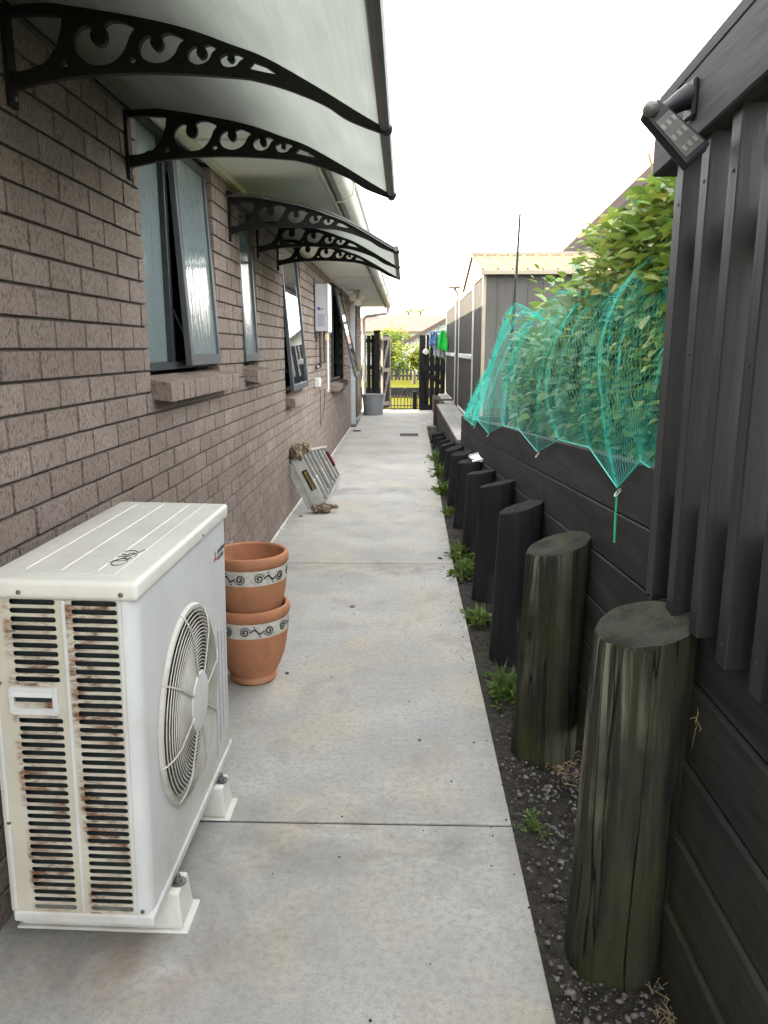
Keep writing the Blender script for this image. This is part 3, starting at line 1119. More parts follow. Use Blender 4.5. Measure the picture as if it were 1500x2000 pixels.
# front panel with the round fan opening and rolled corners
FY, FZ, FR = 1.975, .522, .262
cr = .032
circ = [(FY + (FR - .004) * math.cos(2 * math.pi * k / 64), FZ + (FR - .004) * math.sin(2 * math.pi * k / 64)) for k in range(64)]
fr = filled([(AY0 + cr, AZ0 + .028), (AY1 - cr, AZ0 + .028), (AY1 - cr, .94), (AY0 + cr, .94)], [circ], .002, lambda x, y, z: (AX1 - .001 + z, x, y))
for cy, a0 in ((AY0 + cr, -90), (AY1 - cr, 0)):
    o = len(fr.v)
    for k in range(9):
        a = R(a0 + 90 * k / 8)
        for z in (AZ0 + .028, .94):
            fr.v.append((AX1 - cr + cr * math.cos(a), cy + cr * math.sin(a), z))
    for k in range(8):
        fr.f.append((o + 2 * k, o + 2 * k + 2, o + 2 * k + 3, o + 2 * k + 1))
fr.build('front_panel', 'ac', ac, smooth=True, weld=False)
bxs(AX0, AX0 + .003, AY0 + .004, AY1 - .002, AZ0 + .028, .94).build('back_panel', 'ac', ac)
bxs(AX0 + .003, AX1 - cr, AY1 - .003, AY1, AZ0 + .028, .94).build('far_side_panel', 'ac', ac)
# raised service grooves at the far end of the front
for i, yg in enumerate((2.275, 2.318, 2.362, 2.405)):
    bxs(AX1 + .0004, AX1 + .003, yg, yg + .012, .17 + .035 * i, .60).build('pressed_groove', 'ac', ac, bevel=.0012)
# shroud ring, fan and guard
mb = MB()
n = 64


def fan_tf(p):
    return Vector((p.z, FY + p.x, FZ + p.y))


mb.lathe([(FR + .012, AX1 + .0005), (FR + .006, AX1 + .010), (FR - .006, AX1 + .010), (FR - .010, AX1 - .01)], 0, 0, 64, tf=fan_tf)
mb.build('fan_shroud', 'guard', ac, smooth=True)
MB().lathe([(FR - .010, AX1 - .0102), (FR - .012, AX1 - .11)], 0, 0, 64, tf=fan_tf).build('fan_duct', 'fan_blade', ac, smooth=True)
MB().lathe([(.001, AX1 - .105), (FR - .012, AX1 - .105)], 0, 0, 48, tf=fan_tf).build('fan_back_plate', 'ac_dark', ac)
for k in range(3):
    a0 = k * 2 * math.pi / 3 + .5
    mb = MB()
    for i in range(6):
        r = .05 + (FR - .07) * i / 5
        for j in range(5):
            a = a0 + (j / 4 - .3) * (1.15 - .03 * i)
            mb.v.append((AX1 - .085 + .05 * (j / 4), FY + r * math.cos(a), FZ + r * math.sin(a)))
    mb.f += [(i * 5 + j, i * 5 + j + 1, (i + 1) * 5 + j + 1, (i + 1) * 5 + j) for i in range(5) for j in range(4)]
    b = mb.build('fan_blade', 'fan_blade', ac, smooth=True)
    sm = b.modifiers.new('thickness', 'SOLIDIFY')
    sm.thickness = .004


def guard_x(r):
    t = (r / FR)
    return AX1 + .030 - .020 * max(0, (t - .72) / .28) ** 2


mb = MB()
nr = 18
for i in range(nr + 1):
    r = .085 + (FR - .085) * i / nr
    mb.tube([(guard_x(r), FY + r * math.cos(2 * math.pi * k / 56), FZ + r * math.sin(2 * math.pi * k / 56)) for k in range(56)], .0017, 4, closed=True)
guard = mb.build('fan_guard', 'guard', ac, smooth=True)
guard['kind'] = 'stuff'
for k in range(8):
    a = R(12 + 45 * k)
    MB().tube([(guard_x(r) + .004, FY + r * math.cos(a), FZ + r * math.sin(a)) for r in (.07, .14, .20, .235, FR)] + [(AX1 + .003, FY + (FR + .012) * math.cos(a), FZ + (FR + .012) * math.sin(a))], .0026, 5).build('guard_spoke', 'guard', ac)
MB().lathe([(.001, AX1 + .036), (.07, AX1 + .037), (.082, AX1 + .034), (.086, AX1 + .028)], 0, 0, 40, tf=fan_tf).build('guard_hub', 'ac', ac, smooth=True)
# lid
lid = bxs(AX0 - .006, AX1 + .007, AY0 - .008, AY1 + .007, .938, .984).build('top_lid', 'ac_lid', ac, bevel=.013, seg=3, smooth=True)
for x in (-.888, -.805, -.722):
    bxs(x - .006, x + .006, AY0 + .07, AY1 - .04, .9835, .9868).build('lid_rib', 'ac_lid', lid, bevel=.001)
bxs(AX0 + .03, -.67, AY0 + .045, AY1 - .02, .9836, .9850).build('lid_plateau', 'ac_lid', lid, bevel=.002)
# scribble on the lid
mb = MB()
for (cx, cy, rx, ry, a0, a1) in ((-.695, 1.745, .016, .030, 0, 6), (-.702, 1.775, .020, .022, 1, 7), (-.688, 1.80, .012, .026, 0, 5.6), (-.700, 1.83, .018, .02, .4, 5)):
    mb.tube([(cx + rx * math.cos(a0 + (a1 - a0) * k / 14), cy + ry * math.sin(a0 + (a1 - a0) * k / 14), .9858) for k in range(15)], .0012, 4)
mb.tube([(-.725, 1.72, .9858), (-.705, 1.765, .9858), (-.69, 1.80, .9858), (-.672, 1.86, .9858)], .0012, 4)
mb.build('pen_marking', 'darkprint', lid)['kind'] = 'stuff'
for x, z in ((-.865, .955), (-.638, .955)):
    MB().lathe([(.0005, .004), (.0045, .003), (.0058, 0)], 0, 0, 10, tf=lambda p, x=x, z=z: Vector((x + p.x, AY0 - .008 - p.z, z + p.y))).build('screw', 'bolt', ac)
for y in (2.15,):
    MB().lathe([(.0005, .003), (.004, .002), (.005, 0)], 0, 0, 10, tf=lambda p, y=y: Vector((AX1 + .007 + p.z, y + p.x, .955 + p.y))).build('screw', 'bolt', ac)
for x, z in ((-.93, .735), (-.938, .38), (-.63, .15)):
    MB().lathe([(.0005, .004), (.0045, .003), (.0058, 0)], 0, 0, 10, tf=lambda p, x=x, z=z: Vector((x + p.x, AY0 + .001 - p.z, z + p.y))).build('screw', 'bolt', ac)
# maker's mark: three red diamonds and the name
logo = MB()
ly, lz, s = 2.312, .842, .0125


def diamond(cx, cz, ang):
    d = Vector((math.sin(ang), math.cos(ang)))
    w = Vector((d.y, -d.x))
    o = Vector((cx, cz))
    pts = [o, o + d * s * .87 + w * s * .5, o + d * s * 1.74, o + d * s * .87 - w * s * .5]
    logo.add([(AX1 + .0012, p.x, p.y) for p in pts] + [(AX1 + .0002, p.x, p.y) for p in pts], [(0, 1, 2, 3), (0, 4, 5, 1), (1, 5, 6, 2), (2, 6, 7, 3), (3, 7, 4, 0)])


for a in (0, 120, 240):
    diamond(ly, lz, R(a))
lg = logo.build('maker_emblem', 'red', ac)
lg['label'] = 'red three-diamond emblem'
tm = text_mb('MITSUBISHI', .0185, lambda x, y, z: (AX1 + .001 + z, ly + .028 + x, lz + .004 + y), .0003, .0003)
tm2 = text_mb('ELECTRIC', .0185, lambda x, y, z: (AX1 + .001 + z, ly + .028 + x, lz - .016 + y), .0003, .0003)
tm.add(tm2.v, tm2.f)
tm.build('maker_name', 'darkprint', ac)
# mounting feet
for fy in (1.70, 2.185):
    mb = MB().hexa([(-1.0, fy, .002), (-.553, fy, .002), (-.553, fy + .125, .002), (-1.0, fy + .125, .002), (-1.0, fy, .010), (-.553, fy, .010), (-.553, fy + .125, .010), (-1.0, fy + .125, .010)])
    ft_ = mb.build('mounting_foot', 'foot_plastic', ac, bevel=.003)
    MB().hexa([(-.99, fy + .008, .010), (-.568, fy + .008, .010), (-.568, fy + .117, .010), (-.99, fy + .117, .010), (-.98, fy + .02, .109), (-.578, fy + .02, .109), (-.578, fy + .105, .109), (-.98, fy + .105, .109)]).build('foot_block', 'foot_plastic', ft_, bevel=.007, seg=2)
    MB().lathe([(.022, .1095), (.022, .112), (.011, .113), (.011, .122), (.006, .122), (.006, .134), (.001, .134)], -.592, fy + .062, 12).build('bolt', 'bolt', ft_)
ac.rotation_euler = (0, R(1.1), 0)

# ==================================================================== POTS
POT = [(0.0, .004), (.098, .004), (.104, .010), (.105, .028), (.101, .034), (.106, .042), (.124, .075), (.142, .125), (.155, .18), (.1615, .225), (.163, .246)]
BAND = [(.1628, .246), (.1635, .250), (.1655, .308), (.165, .313)]
RIMP = [(.165, .313), (.169, .318), (.1735, .325), (.175, .340), (.1735, .356), (.168, .364), (.159, .365), (.153, .359), (.150, .32), (.138, .17), (.11, .06), (.05, .03), (.001, .03)]


def pot(name, label, cx, cy, z, rot):
    root = thing(name, label, 'flower pot', (cx, cy, z), 'stacked terracotta pots')
    sh = lambda pr: [(r, zz + z) for r, zz in pr]
    MB().lathe(sh(POT), cx, cy, 64).build('pot_body', 'terracotta', root, smooth=True)
    band = MB().lathe(sh(BAND), cx, cy, 64).build('mosaic_band', 'mosaic_white', root, smooth=True)
    MB().lathe(sh(RIMP), cx, cy, 64).build('pot_rim', 'terracotta', root, smooth=True)
    mb = MB()
    NS = 11
    for k in range(NS):
        a0 = rot + 2 * math.pi * k / NS
        flip = 1 if k % 2 == 0 else -1
        pts = []
        for i in range(24):
            t = i / 23
            ang = t * 3.4 * math.pi
            rr = .0235 * (1 - .78 * t)
            pts.append((flip * (rr * math.cos(ang) - .006), rr * math.sin(ang) * flip))
        for i in range(1, 9):
            t = i / 8
            pts.append((flip * (.0175 + .042 * t), flip * (-.002 + .020 * math.sin(t * math.pi * 1.0) - .02 * t)))
        for (u, v) in pts:
            a = a0 + u / .165
            zc = z + .279 + max(-.027, min(.027, v))
            r0 = .1650 + .0006
            s2 = .0031
            tn = Vector((-math.sin(a), math.cos(a), 0))
            nn = Vector((math.cos(a), math.sin(a), 0))
            c0 = Vector((cx, cy, zc)) + nn * (r0 - .001)
            ph = rnd.uniform(0, 1.5)
            e1 = tn * math.cos(ph) * s2 + Vector((0, 0, math.sin(ph) * s2))
            e2 = tn * -math.sin(ph) * s2 + Vector((0, 0, math.cos(ph) * s2))
            q = [c0 + e1 + e2, c0 - e1 + e2, c0 - e1 - e2, c0 + e1 - e2]
            mb.add(q + [p + nn * .0016 for p in q], [(4, 5, 6, 7), (0, 1, 5, 4), (1, 2, 6, 5), (2, 3, 7, 6), (3, 0, 4, 7)])
    ms = mb.build('mosaic_scroll', 'mosaic_black', band)
    ms['kind'] = 'stuff'
    return root


pot('terracotta_pot', 'lower terracotta pot standing on the path beside the heat pump', -.688, 3.285, 0, .2)
pot('terracotta_pot', 'upper terracotta pot with its open rim showing, stacked inside the lower one', -.688, 3.285, .238, .62)

# ==================================================================== STEPLADDER on its side against the wall
lad = thing('folded_stepladder', 'folded aluminium stepladder lying on its side against the brick wall, ends wrapped in rags', 'ladder', (-.85, 7.6, 0))
LA, LB = Vector((-.745, 6.95, .055)), Vector((-.995, 6.98, .545))      # near end: bottom rail, top rail
LC, LD = Vector((-.735, 8.55, .09)), Vector((-.885, 8.45, .41))        # far end


def bar(p, q, wdir, hw, ht, name, mat, parent, bevel=.002):
    p, q = Vector(p), Vector(q)
    d = (q - p).normalized()
    w = Vector(wdir) - d * Vector(wdir).dot(d)
    w.normalize()
    u = d.cross(w)
    pts = [p + w * a * hw + u * b * ht for a, b in ((-1, -1), (1, -1), (1, 1), (-1, 1))] + [q + w * a * hw + u * b * ht for a, b in ((-1, -1), (1, -1), (1, 1), (-1, 1))]
    return MB().hexa(pts).build(name, mat, parent, bevel=bevel)


fn = (LB - LA).cross(LC - LA).normalized()
if fn.x < 0:
    fn = -fn
bar(LA, LC, fn, .03, .012, 'stile', 'alu', lad)
bar(LB, LD, fn, .03, .012, 'stile', 'alu', lad)
off = -fn * .055
bar(LA + off, LC + off, fn, .018, .011, 'back_leg', 'alu', lad)
bar(LB + off, LD + off, fn, .018, .011, 'back_leg', 'alu', lad)
for i in range(8):
    t = .06 + .93 * i / 7
    p, q = LA.lerp(LC, t), LB.lerp(LD, t)
    along = (LC - LA).normalized()
    o = bar(p, q, along, .013, .013, 'tread', 'alu', lad)
for i in (1, 4, 6):
    t = i / 7
    bar(LA.lerp(LC, t) + off, LB.lerp(LD, t) + off, (LC - LA), .006, .006, 'back_brace', 'ladder_dark', lad)
bar(LA.lerp(LB, .06) + Vector((-.012, -.06, 0)), LA.lerp(LB, .94) + Vector((-.012, -.06, 0)), (1, .2, .5), .052, .01, 'end_panel', 'alu', lad)
bar(LA.lerp(LB, .04) + Vector((-.10, -.045, -.03)), LA.lerp(LB, .90) + Vector((-.10, -.045, -.03)), (1, .2, .5), .033, .01, 'end_panel', 'alu', lad)
# black label with yellow lettering on the end panel
pd = (LB - LA).normalized()
pw = Vector((1, .2, .5)) - pd * Vector((1, .2, .5)).dot(pd)
pw.normalize()
pn = pd.cross(pw)
if pn.y > 0:
    pn = -pn
pc = LA.lerp(LB, .5) + Vector((-.012, -.06, 0)) + pn * .0108 + pw * .012
lab = MB().hexa([pc + pd * a * .10 + pw * b * .027 + pn * c for c in (0, .0012) for a, b in ((-1, -1), (1, -1), (1, 1), (-1, 1))]).build('maker_label', 'black_plastic', lad)
rdn = -pd
tx = text_mb('BULLWORK', .034, lambda x, y, z: tuple(pc + rdn * (x - .084) + pw * (y - .008) + pn * (.0016 + z)), .0004, .001)
tx.build('label_lettering', 'yellow_print', lab)
bar(LD.lerp(LC, .12), LC.lerp(LD, .35), (0, 1, 0), .03, .016, 'top_cap', 'red_plastic', lad)
bar(LC.lerp(LD, .02), LC.lerp(LD, .34), (0, 1, 0), .03, .012, 'top_rail', 'alu', lad)


def rag(cx, cy, cz, rx, ry, rz, seed, lab_):
    bm = bmesh.new()
    bmesh.ops.create_icosphere(bm, subdivisions=4, radius=1)
    for v in bm.verts:
        p = v.co.copy()
        nse = noise.noise(p * 2.3 + Vector((seed, 0, 0))) * .45 + noise.noise(p * 5.5 + Vector((0, seed, 0))) * .28 - abs(noise.noise(p * 8 + Vector((seed, seed, 0)))) * .25
        p *= 1 + nse
        v.co = Vector((p.x * rx, p.y * ry, p.z * rz))
    me = bpy.data.meshes.new('rag')
    bm.to_mesh(me)
    bm.free()
    me.shade_smooth()
    o = link('rag', me, 'rag', lad)
    o.location = Vector((cx, cy, cz)) - Vector(ORG[lad.name])
    o['label'] = lab_


rag(-.975, 6.93, .56, .062, .09, .075, 1.3, 'brown rag tied round the upper ladder foot')
rag(-.90, 6.95, .60, .05, .06, .045, 4.1, 'brown rag knot on the ladder end')
rag(-.80, 6.90, .042, .05, .055, .042, 7.7, 'brown rag wrapped round the lower ladder foot')
rag(-.725, 6.90, .045, .052, .055, .046, 2.9, 'brown rag wrapped round the lower ladder foot')
rag(-.665, 6.93, .055, .06, .035, .022, 5.6, 'loose tail of the rag')

# ==================================================================== WATER HEATER, SOCKET, LIGHT
wh = thing('water_heater', 'white gas water heater box mounted high on the brick wall', 'water heater', (W, 9.2, 1.68))
hx = W + .165
bxs(W + .012, hx - .012, 9.02, 9.40, 1.675, 2.20).build('case', 'heater_side', wh, bevel=.008, seg=2)
bxs(hx - .013, hx, 9.013, 9.407, 1.668, 2.207).build('front_cover', 'heater_white', wh, bevel=.006, seg=2)
bxs(W + .001, W + .0125, 9.0, 9.42, 1.60, 2.26).build('back_bracket', 'ladder_dark', wh)
mb = MB()
mb.box(W + .04, W + .07, 9.0175, 9.0195, 1.91, 1.945).box(W + .085, W + .10, 9.0175, 9.0195, 1.915, 1.93)
mb.build('brand_sticker', 'purple_print', wh)['kind'] = 'stuff'
bxs(W + .04, W + .12, 9.0178, 9.0195, 1.73, 1.87).build('notice_sticker', 'grey_print', wh)
for i in range(4):
    bxs(hx + .0005, hx + .003, 9.03, 9.06, 1.70 + .045 * i, 1.728 + .045 * i).build('vent_slot', 'ladder_dark', wh)
MB().tube([(W + .06, 9.1, 1.675), (W + .06, 9.1, 1.30), (W + .05, 9.1, 1.27), (W + .01, 9.06, 1.27)], .017, 8).build('water_pipe', 'pipe_copper', wh)
MB().tube([(W + .10, 9.16, 1.675), (W + .10, 9.16, 1.33), (W + .02, 9.16, 1.30)], .014, 8).build('water_pipe', 'pipe_copper', wh)
MB().tube([(W + .13, 9.22, 1.675), (W + .13, 9.22, 1.02), (W + .12, 9.22, .98)], .014, 8).build('gas_pipe', 'pipe_white', wh)
MB().tube([(W + .105, 9.2, 1.655), (W + .105, 9.2, 1.58)], .022, 8).build('gas_valve', 'brass', wh)
MB().lathe([(.001, -.012), (.022, -.012), (.026, .01), (.01, .03), (.001, .03)], 0, 0, 10, tf=lambda p: Vector((W + .02 + p.z, 9.03 + p.x, 1.27 + p.y))).build('tap', 'bolt', wh)

sk = thing('outdoor_socket', 'small white outdoor power socket below the water heater with a hanging cord', 'power socket', (W, 9.0, 1.1))
bxs(W + .001, W + .06, 8.93, 9.07, 1.05, 1.15).build('socket_box', 'socket', sk, bevel=.008, seg=2)
bxs(W + .0605, W + .068, 8.955, 9.045, 1.075, 1.135).build('socket_cover', 'foot_plastic', sk, bevel=.003)
pts = []
for i in range(25):
    t = i / 24
    if t < .5:
        u = t / .5
        pts.append((W + .05 - .02 * u, 9.03 + .22 * u + .03 * math.sin(u * 5), 1.055 - .48 * u ** 1.2))
    else:
        u = (t - .5) / .5
        pts.append((W + .03 + .06 * u, 9.25 + .05 * math.sin(u * 3.2), .575 + .06 * math.sin(u * 4) * (1 - u) + .42 * u ** 1.6))
MB().tube(pts, .006, 6).build('power_cord', 'cord', sk, smooth=True)

fl = thing('security_light', 'cream twin spotlight fixed under the soffit above the far door', 'light', (W + .3, 13.6, SOF))
MB().lathe([(.05, SOF - .001), (.05, SOF - .02), (.03, SOF - .035), (.001, SOF - .035)], W + .22, 13.6, 14).build('light_base', 'flood', fl, smooth=True)
for dx, dz in ((-.07, -.12), (.08, -.10), (.01, -.20)):
    def ltf(p, dx=dx, dz=dz):
        q = Vector((p.x, -p.z, p.y))
        return Vector((W + .22 + dx, 13.52, SOF + dz)) + q
    MB().lathe([(.001, -.07), (.035, -.065), (.045, -.02), (.062, .05), (.058, .052), (.001, .045)], 0, 0, 14, tf=ltf).build('lamp_head', 'flood', fl, smooth=True)
    MB().tube([(W + .22, 13.6, SOF - .03), (W + .22 + dx, 13.57, SOF + dz)], .012, 6).build('lamp_arm', 'flood', fl)

# ==================================================================== RIGHT: TIMBER RETAINING WALL
WX = .665
SL = -.0655
NAIL = MB().lathe([(.004, 0), (.0038, .0012), (.0005, .0015)], 0, 0, 8, tf=lambda p: Vector((-p.z, p.x, p.y))).mesh('nail')
NAIL.materials.append(M['ac_dark'])
rw = thing('retaining_wall', 'long black stained timber retaining wall of sloping boards along the path', 'retaining wall', (WX, 5, 0))


def ztop(y):
    return 1.172 + SL * (y - 2.0)


BH = .166
Y_FAR = 9.05


def sloped_board(y0, y1, zoff, h, x, th, mat):
    a, b = ztop(y0) - zoff, ztop(y1) - zoff
    m = MB().hexa([(x, y0, a - h), (x, y1, b - h), (x + th, y1, b - h), (x + th, y0, a - h), (x, y0, a), (x, y1, b), (x + th, y1, b), (x + th, y0, a)])
    m.f = [tuple(reversed(f)) for f in m.f]
    m.build('board', mat, rw, bevel=.003)


splits = [[1.96, 4.9, 8.0, Y_FAR], [1.72, 3.62, 7.2, Y_FAR], [1.70, 5.4, Y_FAR], [1.70, 4.1, 8.3, Y_FAR], [1.70, 6.3, Y_FAR], [1.70, 3.3, 7.4, Y_FAR], [1.70, 4.7]]
for r in range(7):
    zo = r * (BH + .004)
    xo = WX - .004 * r + rnd.uniform(-.002, .002)
    for a, b in zip(splits[r][:-1], splits[r][1:]):
        if ztop(b) - zo > .03:
            sloped_board(a + .002, b - .002, zo, BH, xo + rnd.uniform(-.001, .001), .045, 'board' if r < 4 else 'lowboard')
for yn in (2.3, 2.9, 3.58, 3.66, 4.5, 5.36, 5.44, 6.4, 7.16, 7.24, 8.4):
    for r in range(3):
        no = link('nail', NAIL, None, rw)
        no.location = Vector((WX - .004 * r - .0025, yn + .02 * (r % 2), ztop(yn) - r * (BH + .004) - .05 - .06 * (r % 2))) - Vector(ORG[rw.name])
# the boards nearest the camera run level
zs = [.0, .185, .372, .548, .735, .93]
for i in range(5):
    xo = WX - .010 * (4 - i)
    bxs(xo, xo + .05, -1.2, 1.698, zs[i] - (.1 if i == 0 else 0) + .002, zs[i + 1] - .003).build('board', 'lowboard' if i < 4 else 'board', rw, bevel=.004)
# return end of the bed and the soil in it
e0 = ztop(Y_FAR)
for r in range(3):
    bxs(WX + .047, 2.6, Y_FAR - .048, Y_FAR - .002, e0 - (r + 1) * (BH + .004), e0 - r * (BH + .004) - .004).build('board', 'board', rw, bevel=.003)
mb = MB().hexa([(WX + .05, 1.0, ztop(1.0) - .3), (WX + .05, Y_FAR - .05, ztop(Y_FAR) - .3), (5, Y_FAR - .05, ztop(Y_FAR) - .3), (5, 1.0, ztop(1.0) - .3),
                (WX + .05, 1.0, ztop(1.0) - .09), (WX + .05, Y_FAR - .05, ztop(Y_FAR) - .07), (5, Y_FAR - .05, ztop(Y_FAR) - .05), (5, 1.0, ztop(1.0) - .09)])
mb.f = [tuple(reversed(f)) for f in mb.f]
tag(mb.build('soil_bed', 'soil'), kind='structure')

post_y = [1.69, 2.69, 3.60, 4.55, 5.53, 6.47, 7.45, 8.55, 9.65, 10.75, 11.7, 12.5]
post_z = [.862, .795, .742, .69, .603, .55, .485, .395, .313, .22, .165, .135]
words = ['nearest', 'second', 'third', 'fourth', 'fifth', 'sixth', 'seventh', 'eighth', 'ninth', 'tenth', 'eleventh', 'farthest']
for i, (py, pz) in enumerate(zip(post_y, post_z)):
    look = ['thick mossy round timber post with pale streaks, nearest the camera', 'mossy round timber post with a green top, second from the camera'][i] if i < 2 else \
        f'black stained round timber post bracing the retaining wall, {words[i]} from the camera'
    o = thing('timber_post', look, 'post', (.55, py, 0), 'round posts bracing the retaining wall')
    mb = MB()
    rad = .117 if i < 2 else .108
    n = 40
    prof = [(-.06, 1.02), (.02, 1.015)] + [(pz * k / 6, 1.0 - .005 * k) for k in range(1, 6)] + [(pz - .012, .965), (pz, .94)]
    ph = rnd.uniform(0, 6)
    for (z, s) in prof:
        lean = .022 * z / max(pz, .3)
        for k in range(n):
            a = 2 * math.pi * k / n
            rr = rad * s * (1 + .02 * math.sin(3 * a + ph) + .012 * math.sin(11 * a + ph * 2) + .008 * noise.noise((a * 3, z * 4, i)))
            x = .535 + lean + rr * math.cos(a)
            zz = z + (.22 * rr * math.cos(a) + .10 * rr * math.sin(a + i) if z > pz * .8 else 0)
            mb.v.append((min(x, WX - .006 + .0) if False else x, py + rr * math.sin(a), zz))
    for q in range(len(prof) - 1):
        for k in range(n):
            k2 = (k + 1) % n
            mb.f.append((q * n + k, q * n + k2, (q + 1) * n + k2, (q + 1) * n + k))
    top = (len(prof) - 1) * n
    rim = [Vector(mb.v[top + k]) for k in range(n)]
    mid = Vector((0, 0, 0))
    for p in rim:
        mid += p / n
    tp = MB()
    for sc, dz in ((1.0, 0), (.93, .003), (.6, .0), (.3, -.003)):
        tp.v += [tuple(mid + (p - mid) * sc + Vector((0, 0, dz + .004 * noise.noise((p.x * 40 * sc, p.y * 40 * sc, i))))) for p in rim]
    tp.v.append(tuple(mid - Vector((0, 0, .004))))
    for q in range(3):
        tp.f += [(q * n + k, q * n + (k + 1) % n, (q + 1) * n + (k + 1) % n, (q + 1) * n + k) for k in range(n)]
    tp.f += [(3 * n + k, 3 * n + (k + 1) % n, 4 * n) for k in range(n)]
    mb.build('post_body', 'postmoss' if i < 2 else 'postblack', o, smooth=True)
    tp.build('post_top', 'top_moss' if i < 2 else 'top_black', o, smooth=True)

# batten fence above the near end of the wall
fc = thing('batten_fence', 'tall black batten fence with a heavy top beam at the right edge', 'fence', (.66, 1.3, .9))
yb = 1.845
k = 0
while yb > -.9:
    lo = .872 + .004 * ((k * 7) % 3)
    MB().hexa([(.618, yb, lo), (.70, yb, lo), (.70, yb + .046, lo), (.618, yb + .046, lo), (.618, yb, 1.93 - SL * 0 + .02), (.70, yb, 1.95), (.70, yb + .046, 1.95), (.618, yb + .046, 1.95)]).build('batten', 'fin', fc, bevel=.003)
    if k < 7:
        for zn in (lo + .045, lo + .30, 1.45, 1.80):
            no = link('nail', NAIL, None, fc)
            no.location = Vector((.6178, yb + .023, zn + .01 * ((k * 5) % 3))) - Vector(ORG[fc.name])
    yb -= .148
    k += 1
bxs(.662, .752, 1.945, 2.035, .80, 1.95).build('fence_post', 'fin', fc, bevel=.004)
mb = MB()
mb.hexa([(.708, -1, 1.70), (.745, -1, 1.70), (.745, 1.94, 1.66), (.708, 1.94, 1.66), (.708, -1, 1.79), (.745, -1, 1.79), (.745, 1.94, 1.75), (.708, 1.94, 1.75)]).build('rail', 'fin', fc)
mb = MB()
mb.hexa([(.708, -1, 1.10), (.745, -1, 1.10), (.745, 1.94, 1.05), (.708, 1.94, 1.05), (.708, -1, 1.19), (.745, -1, 1.19), (.745, 1.94, 1.14), (.708, 1.94, 1.14)]).build('rail', 'fin', fc)
BSL = -.07


def beam_box(x0, x1, ya, yb_, z_at2, h, name, par):
    za, zb = z_at2 + BSL * (ya - 2.02), z_at2 + BSL * (yb_ - 2.02)
    m = MB().hexa([(x0, ya, za - h), (x1, ya, za - h), (x1, yb_, zb - h), (x0, yb_, zb - h), (x0, ya, za), (x1, ya, za), (x1, yb_, zb), (x0, yb_, zb)])
    return m.build(name, 'beam', par, bevel=.004)


beam_box(.600, .720, -1.0, 2.02, 2.031, .142, 'top_beam', fc)
beam_box(.604, .735, -1.0, 2.016, 2.067, .033, 'capping_board', fc)
for z in (1.0, .85):
    mb = MB()
    mb.box(.655, .6618, 1.95, 1.99, z - .025, z + .025)
    bp = mb.build('bolt_plate', 'fin', fc)
    MB().lathe([(.012, 0), (.012, .008), (.001, .009)], 0, 0, 6, tf=lambda p, z=z: Vector((.655 - p.z, 1.97 + p.x, z + p.y))).build('bolt', 'postblack', bp)

# solar wall lamp on the beam
sl = thing('solar_wall_lamp', 'small black solar sensor lamp on an angled arm, screwed to the fence beam', 'lamp', (.6, 1.76, 2.0))
mb = MB()
mb.hexa([(.598, 1.73, 1.945), (.598, 1.80, 1.945), (.5985, 1.80, 1.945), (.5985, 1.73, 1.945), (.598, 1.75, 2.02), (.598, 1.79, 2.02), (.5985, 1.79, 2.02), (.5985, 1.75, 2.02)])
bxs(.588, .599, 1.735, 1.79, 1.95, 2.026).build('mount_plate', 'lamp_black', sl, bevel=.004)
MB().tube([(.592, 1.76, 1.995), (.572, 1.757, 1.985), (.548, 1.75, 1.970), (.525, 1.735, 1.955), (.512, 1.72, 1.938)], [.026, .022, .017, .016, .018], 10).build('arm', 'lamp_black', sl, smooth=True)
hc = Vector((.541, 1.672, 1.898))
hax = Vector((.66, -.22, -.70)).normalized()      # long axis of the head
hw_ = Vector((.70, .10, .62))
hw_ = (hw_ - hax * hw_.dot(hax)).normalized()
hn = hax.cross(hw_).normalized()
if hn.y > 0:
    hn = -hn


def head(a0, a1, w0, w1, n0, n1, name, mat, bev=.004, par=None):
    pts = [hc + hax * a + hw_ * w + hn * n for n in (n0, n1) for a, w in ((a0, -w0), (a1, -w1), (a1, w1), (a0, w0))]
    return MB().hexa(pts).build(name, mat, par or sl, bevel=bev, seg=2)


hd = head(-.080, .060, .021, .031, -.024, .008, 'lamp_head', 'lamp_black', .006)
head(-.046, .048, .018, .024, .0082, .0100, 'led_window', 'led', .001, hd)
for i in range(3):
    for j in range(3):
        a, w = -.028 + i * .030, -.014 + j * .014
        pts = [hc + hax * (a + da) + hw_ * (w + dw) + hn * n for n in (.0102, .0108) for da, dw in ((-.006, -.004), (.006, -.004), (.006, .004), (-.006, .004))]
        MB().hexa(pts).build('led_chip', 'lamp_grey', hd)
sc_ = hc - hax * .072 - hw_ * .006 + hn * .012
MB().lathe([(.016, -.008), (.016, .002), (.012, .010), (.006, .014), (.001, .015)], 0, 0, 14, tf=lambda p: sc_ + hax * p.x + hw_ * p.y + hn * p.z).build('sensor_dome', 'lamp_grey', sl, smooth=True)
head(-.075, .06, .020, .030, -.0225, -.0205, 'solar_cell', 'solar_panel', .001)

